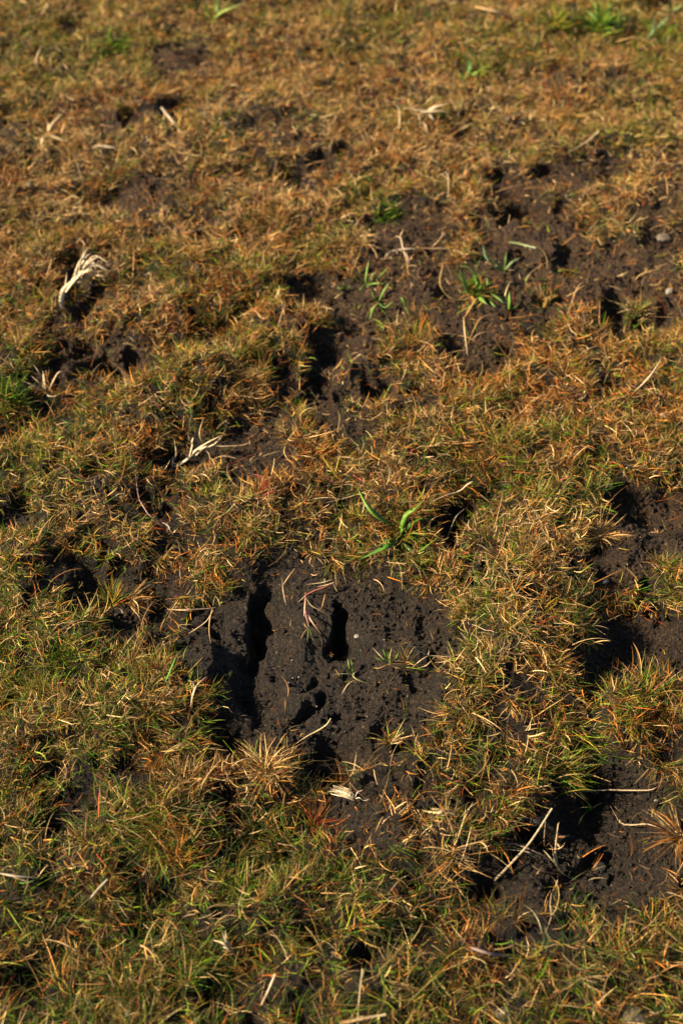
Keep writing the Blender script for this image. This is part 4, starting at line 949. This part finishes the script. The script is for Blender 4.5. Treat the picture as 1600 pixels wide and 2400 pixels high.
# fans of fine blades that stand out one by one
def fan(name, label, cat, c_px, n, L, az, spread, pal, W=(.6, 1.1), lean=(.5, 1.3), tip=None, foot=.0025, h=0.0, group=None):
    b = at(*c_px, h)
    i0 = [PNAMES.index(p) for p in pal]
    n = int(n * 1.5)
    sp = np.array([random.choice(i0) for _ in range(n)])
    a = rng.uniform(0, 6.283, n); r = np.abs(rng.normal(0, foot, n))
    x = b[0] + r * np.cos(a); y = b[1] + r * np.sin(a)
    ph = math.radians(az) + rng.uniform(-1, 1, n) * math.radians(spread)
    Ls = rng.uniform(L[0], L[1], n) * .001
    c0 = pick(sp); c1 = c0 * 1.1 if tip is None else pick(np.full(n, PNAMES.index(tip)))
    Vv, Ff, cc = blades(x, y, gz(x, y) + h, Ls, rng.uniform(W[0], W[1], n) * .00068, rng.uniform(lean[0], lean[1], n), ph, rng.normal(.35, .35, n), rng.normal(0, .4, n), rng.uniform(-.8, .8, n), c0, c1, 6, .001)
    o = link(name, mesh_from(name, Vv - b, Ff, cc), M_DRY, label=label, category=cat)
    o.location = b
    if group: o['group'] = group
    return o
fan('grass_tuft', 'light green tuft left of the leafy weed at the top right', 'grass tuft', (1300,60), 60, (18,40), 90, 150, ['green','green','olive'], (1.8,3.2), (.3,1.2), None, .012)
fan('grass_tuft', 'light green tuft around the leafy weed at the top right', 'grass tuft', (1400,66), 70, (18,42), 90, 160, ['green','green'], (2.0,3.6), (.3,1.2), None, .012)
fan('grass_tuft', 'pale green tuft in the top right corner of the lawn', 'grass tuft', (1550,100), 50, (18,40), 90, 150, ['green','green','olive'], (1.6,3.0), (.3,1.2), None, .012)
fan('grass_tuft', 'green tuft round the foot of the single upper right weed', 'grass tuft', (1120,172), 40, (14,30), 90, 160, ['green','green'], (1.4,2.6), (.4,1.2), None, .010)
fan('grass_tuft', 'green tuft round the long blades at the top edge', 'grass tuft', (490,40), 36, (14,30), 90, 150, ['green','olive'], (1.4,2.4), (.4,1.2), None, .010)
fan('grass_tuft', 'soft green tuft in the upper left turf', 'grass tuft', (255,110), 70, (14,32), 90, 170, ['green','green'], (1.2,2.4), (.4,1.3), None, .012)
fan('grass_tuft', 'fine green and tan tuft around the strap leaved weed', 'grass tuft', (1120,690), 60, (16,34), 90, 170, ['green','green','green','tan'], (1.2,2.2), (.6,1.5), None, .008)
fan('grass_tuft', 'thin yellow green tuft around the large green plant', 'grass tuft', (940,1262), 60, (14,34), 40, 170, ['green','green','olive'], (.8,1.6), (.6,1.4), None, .006)
fan('grass_tuft', 'olive spiky tuft in the left soil patch', 'grass tuft', (262,1418), 60, (14,34), 100, 120, ['olive','olive','green','rust'], (.7,1.2), (.3,1.2))
fan('grass_tuft', 'bleached tuft spreading right from the olive tuft in the left soil patch', 'grass tuft', (300,1412), 34, (14,34), 0, 60, ['straw','straw','tan'], (.7,1.3), (.7,1.4))
fan('grass_tuft', 'rust red spiky tuft over a dark hollow near the centre', 'grass tuft', (728,1066), 90, (14,36), 60, 170, ['rust','rust','red','straw','tan'], (.7,1.3), (.3,1.3))
fan('grass_tuft', 'pinkish tuft of short stems left of the rust red tuft', 'grass tuft', (606,1160), 46, (12,28), 75, 90, ['tan','rust','red','straw'], (.7,1.3), (.3,1.0))
fan('grass_tuft', 'red stemmed tuft below the muddy print', 'grass tuft', (730,1938), 46, (14,32), 40, 120, ['red','rust','rust','green'], (.7,1.2), (.5,1.4))
fan('grass_tuft', 'wispy straw tuft creeping over the lower left rim of the print', 'grass tuft', (630,1806), 110, (14,38), 20, 190, ['straw','straw','tan','olive'], (.6,1.1), (.6,1.5))
fan('grass_tuft', 'bright straw tuft leaning in from the lower right edge', 'grass tuft', (1596,1962), 90, (18,42), 200, 85, ['straw','straw','tan','rust'], (.8,1.5), (.6,1.4))
fan('grass_tuft', 'pale wiry tuft overhanging the dark soil at right', 'grass tuft', (1408,1234), 110, (14,36), 0, 180, ['straw','straw','grey','tan'], (.6,1.1), (.6,1.4))
fan('grass_tuft', 'green fringe hanging off the right side of the big tussock', 'grass tuft', (1360,1740), 60, (16,36), -20, 60, ['green','green','olive','grey'], (.7,1.1), (.8,1.5), None, .012)
fan('grass_tuft', 'green tipped tuft leaning right at the foot of the big tussock', 'grass tuft', (1310,1812), 90, (16,36), 0, 75, ['green','green','olive','straw'], (.7,1.2), (.6,1.4), None, .008)
fan('grass_tuft', 'swept green and rust tuft in the lower left turf', 'grass tuft', (400,1950), 150, (16,40), 175, 55, ['olive','green','tan','rust'], (.6,1.1), (.7,1.4), None, .010)
fan('grass_tuft', 'fine bright green patch tuft at the left side of the lawn', 'grass tuft', (150,1560), 90, (14,30), 120, 170, ['green','green','green','olive'], (.8,1.4), (.3,1.3), None, .010)
fan('grass_tuft', 'short straw tuft growing beside the spiky plant on the print slope', 'grass tuft', (950,1552), 26, (10,24), 60, 160, ['straw','tan','green'], (.6,1.0), (.5,1.4))
fan('grass_tuft', 'small mixed tuft on the soil right below the print', 'grass tuft', (915,1744), 34, (10,26), 100, 140, ['green','straw','rust'], (.6,1.1), (.4,1.3))
fan('grass_tuft', 'fresh green tuft on a soil ledge near the right edge', 'grass tuft', (1395,1150), 60, (12,30), 110, 110, ['green','green','grey'], (.7,1.2), (.4,1.3), None, .008)
fan('grass_tuft', 'dark shaded tuft beside the crescent dent at upper right', 'grass tuft', (1490,730), 70, (14,30), 110, 130, ['olive','green','straw'], (.9,1.5), (.4,1.4), None, .008)
fan('grass_tuft', 'tan upright tuft on the soil right of the small weeds', 'grass tuft', (1272,716), 46, (12,30), 90, 70, ['tan','straw','tan','green'], (1.0,1.8), (.2,.9), None, .005)
fan('grass_tuft', 'low green tuft between tan turf and soil above the dead curled stems', 'grass tuft', (905,512), 50, (14,30), 90, 150, ['green','green'], (1.0,1.8), (.4,1.3), None, .008)
fan('grass_tuft', 'bright green tuft at the left edge above the furrow', 'grass tuft', (30,940), 110, (14,34), 90, 170, ['green','green','green'], (1.0,1.8), (.3,1.3), None, .010)
fan('grass_tuft', 'short green tuft in the turf between the print and the lawn bottom', 'grass tuft', (560,2100), 70, (14,34), 70, 130, ['green','green','olive'], (.9,1.4), (.3,1.2), None, .010)
fan('grass_tuft', 'orange tuft glowing in the lower left turf', 'grass tuft', (415,2010), 60, (12,28), 90, 150, ['rust','tan','rust'], (.9,1.5), (.3,1.2), None, .008)
fan('grass_tuft', 'wiry dead tuft with looping stems below right of centre', 'grass tuft', (1060,2010), 90, (20,44), 200, 150, ['tan','straw','grey'], (.7,1.3), (.6,1.5), None, .012)

# ------------------------------------------------------------------ stones, grains and dew
def pebble(label, px, W, Hh, D, mat, sink=.3, rot=0, cat='pebble', name='pebble'):
    b = at(px[0], px[1], 0)
    import bmesh
    bm = bmesh.new(); bmesh.ops.create_icosphere(bm, subdivisions=4, radius=1)
    sd_ = rng.integers(0, 999)
    co = np.array([v.co for v in bm.verts])
    k = 1 + .16 * perlin(co[:, 0] * 1.1 + sd_, co[:, 1] * 1.1 + co[:, 2] * .7, 3) + .05 * perlin(co[:, 0] * 4 + sd_, co[:, 1] * 4 + co[:, 2] * 3, 4)
    for i, v in enumerate(bm.verts):
        p = Vector(np.sign(co[i]) * np.abs(co[i]) ** .85 * k[i])
        v.co = (p.x * W * .0005, p.y * D * .0005, p.z * Hh * .0005)
    for f in bm.faces: f.smooth = True
    me = bpy.data.meshes.new(name); bm.to_mesh(me); bm.free()
    o = link(name, me, mat, label=label, category=cat)
    o.location = (b[0], b[1], b[2] + Hh * .001 * (.5 - sink)); o.rotation_euler = (0, 0, math.radians(rot))
    return o
SG = stone_material('grey_stone', (.17, .15, .12)); SWh = stone_material('white_stone', (.27, .23, .18)); SD = stone_material('dark_stone', (.022, .019, .016)); STn = stone_material('tan_stone', (.15, .115, .075))
pebble('rounded grey and tan pebble on soil near the upper right edge', (1553,561), 19, 12, 15, STn, .42, 20)
pebble('small white pebble on soil at the right edge', (1567,686), 8, 7, 8, SWh, .25)
pebble('little pale grey pebble on brown soil right of the big tussock', (1418,1366), 6, 5, 5, SG, .2)
pebble('tiny white stone beside the right hole of the print', (836,1494), 5, 3.5, 4, SWh, .25)
pebble('cream chip in rust turf near the right edge', (1555,976), 8, 4, 5, SWh, .1)
pebble('white blurred stone at the left edge in tan turf', (68,436), 10, 8, 8, SWh, .1)
pebble('dark stone half sunk in soil at lower right', (1404,2036), 11, 8, 9, SD, .4)
pebble('dark clod beside the thick tan straw', (1250,1948), 12, 8, 9, SD, .4, 0, 'clod', 'clod')
pebble('pale brown stone at the bottom right edge of the lawn', (1484,2388), 18, 12, 14, STn, .3)
pebble('cream stone in the bottom turf left of centre', (308,2384), 12, 8, 9, SWh, .2)
pebble('faint cream stone left of the one in the bottom turf', (276,2374), 9, 6, 8, STn, .2)
pebble('grey stone in the bottom turf just right of centre', (1177,2380), 11, 8, 9, SG, .2)
pebble('white speck of stone among soil in the small right clearing', (1537,1880), 3.5, 3, 3, SWh, .2)
pebble('whitish stone below the bleached feathery sprig', (1188,280), 7, 5, 6, STn, .2)
for k, (u, v, s) in enumerate([(700,1588,1.6),(686,1590,1.3),(676,1602,1.8),(600,1478,1.2),(684,1548,1.4),(742,1660,1.3),(648,1530,1.3),(900,1500,1.3),(860,1680,1.2),(560,1500,1.2),(1470,1320,1.4),(1500,1260,1.2),(1240,600,2.0),(1300,640,1.8),(1450,600,2.0),(990,520,2)]):
    o = pebble('pale mineral grain lying on the bare dark soil', (u, v), s, s * .8, s, SWh, .2, 0, 'grain', 'sand_grain')
    o['group'] = 'pale grains on the bare soil'
DEW = dew_material()
for (u, v, s, h_) in [(210,777,3.6,10),(92,741,3,8),(10,731,3.2,8),(116,783,2.4,8),(14,762,2.4,8),(987,144,4,16),(955,398,3.4,12),(498,831,2.2,12),(752,1990,2.2,8),(720,2010,1.8,8),(736,2062,2,10),(698,2022,1.6,8),(545,1945,1.6,10),(1209,1137,1.6,12),(1180,1136,1.4,12),(1304,2213,1.6,10),(1231,2225,1.6,10),(846,1118,1.3,12),(1084,1640,1.4,14),(1355,1840,1.5,10)]:
    b = at(u, v, h_ * .001)
    import bmesh
    bm = bmesh.new(); bmesh.ops.create_uvsphere(bm, u_segments=16, v_segments=10, radius=s * .0005)
    for f in bm.faces: f.smooth = True
    me = bpy.data.meshes.new('dew_drop'); bm.to_mesh(me); bm.free()
    o = link('dew_drop', me, DEW, label='glinting drop of dew caught on the grass blades', category='dew drop', group='dew drops on the grass')
    o.location = b
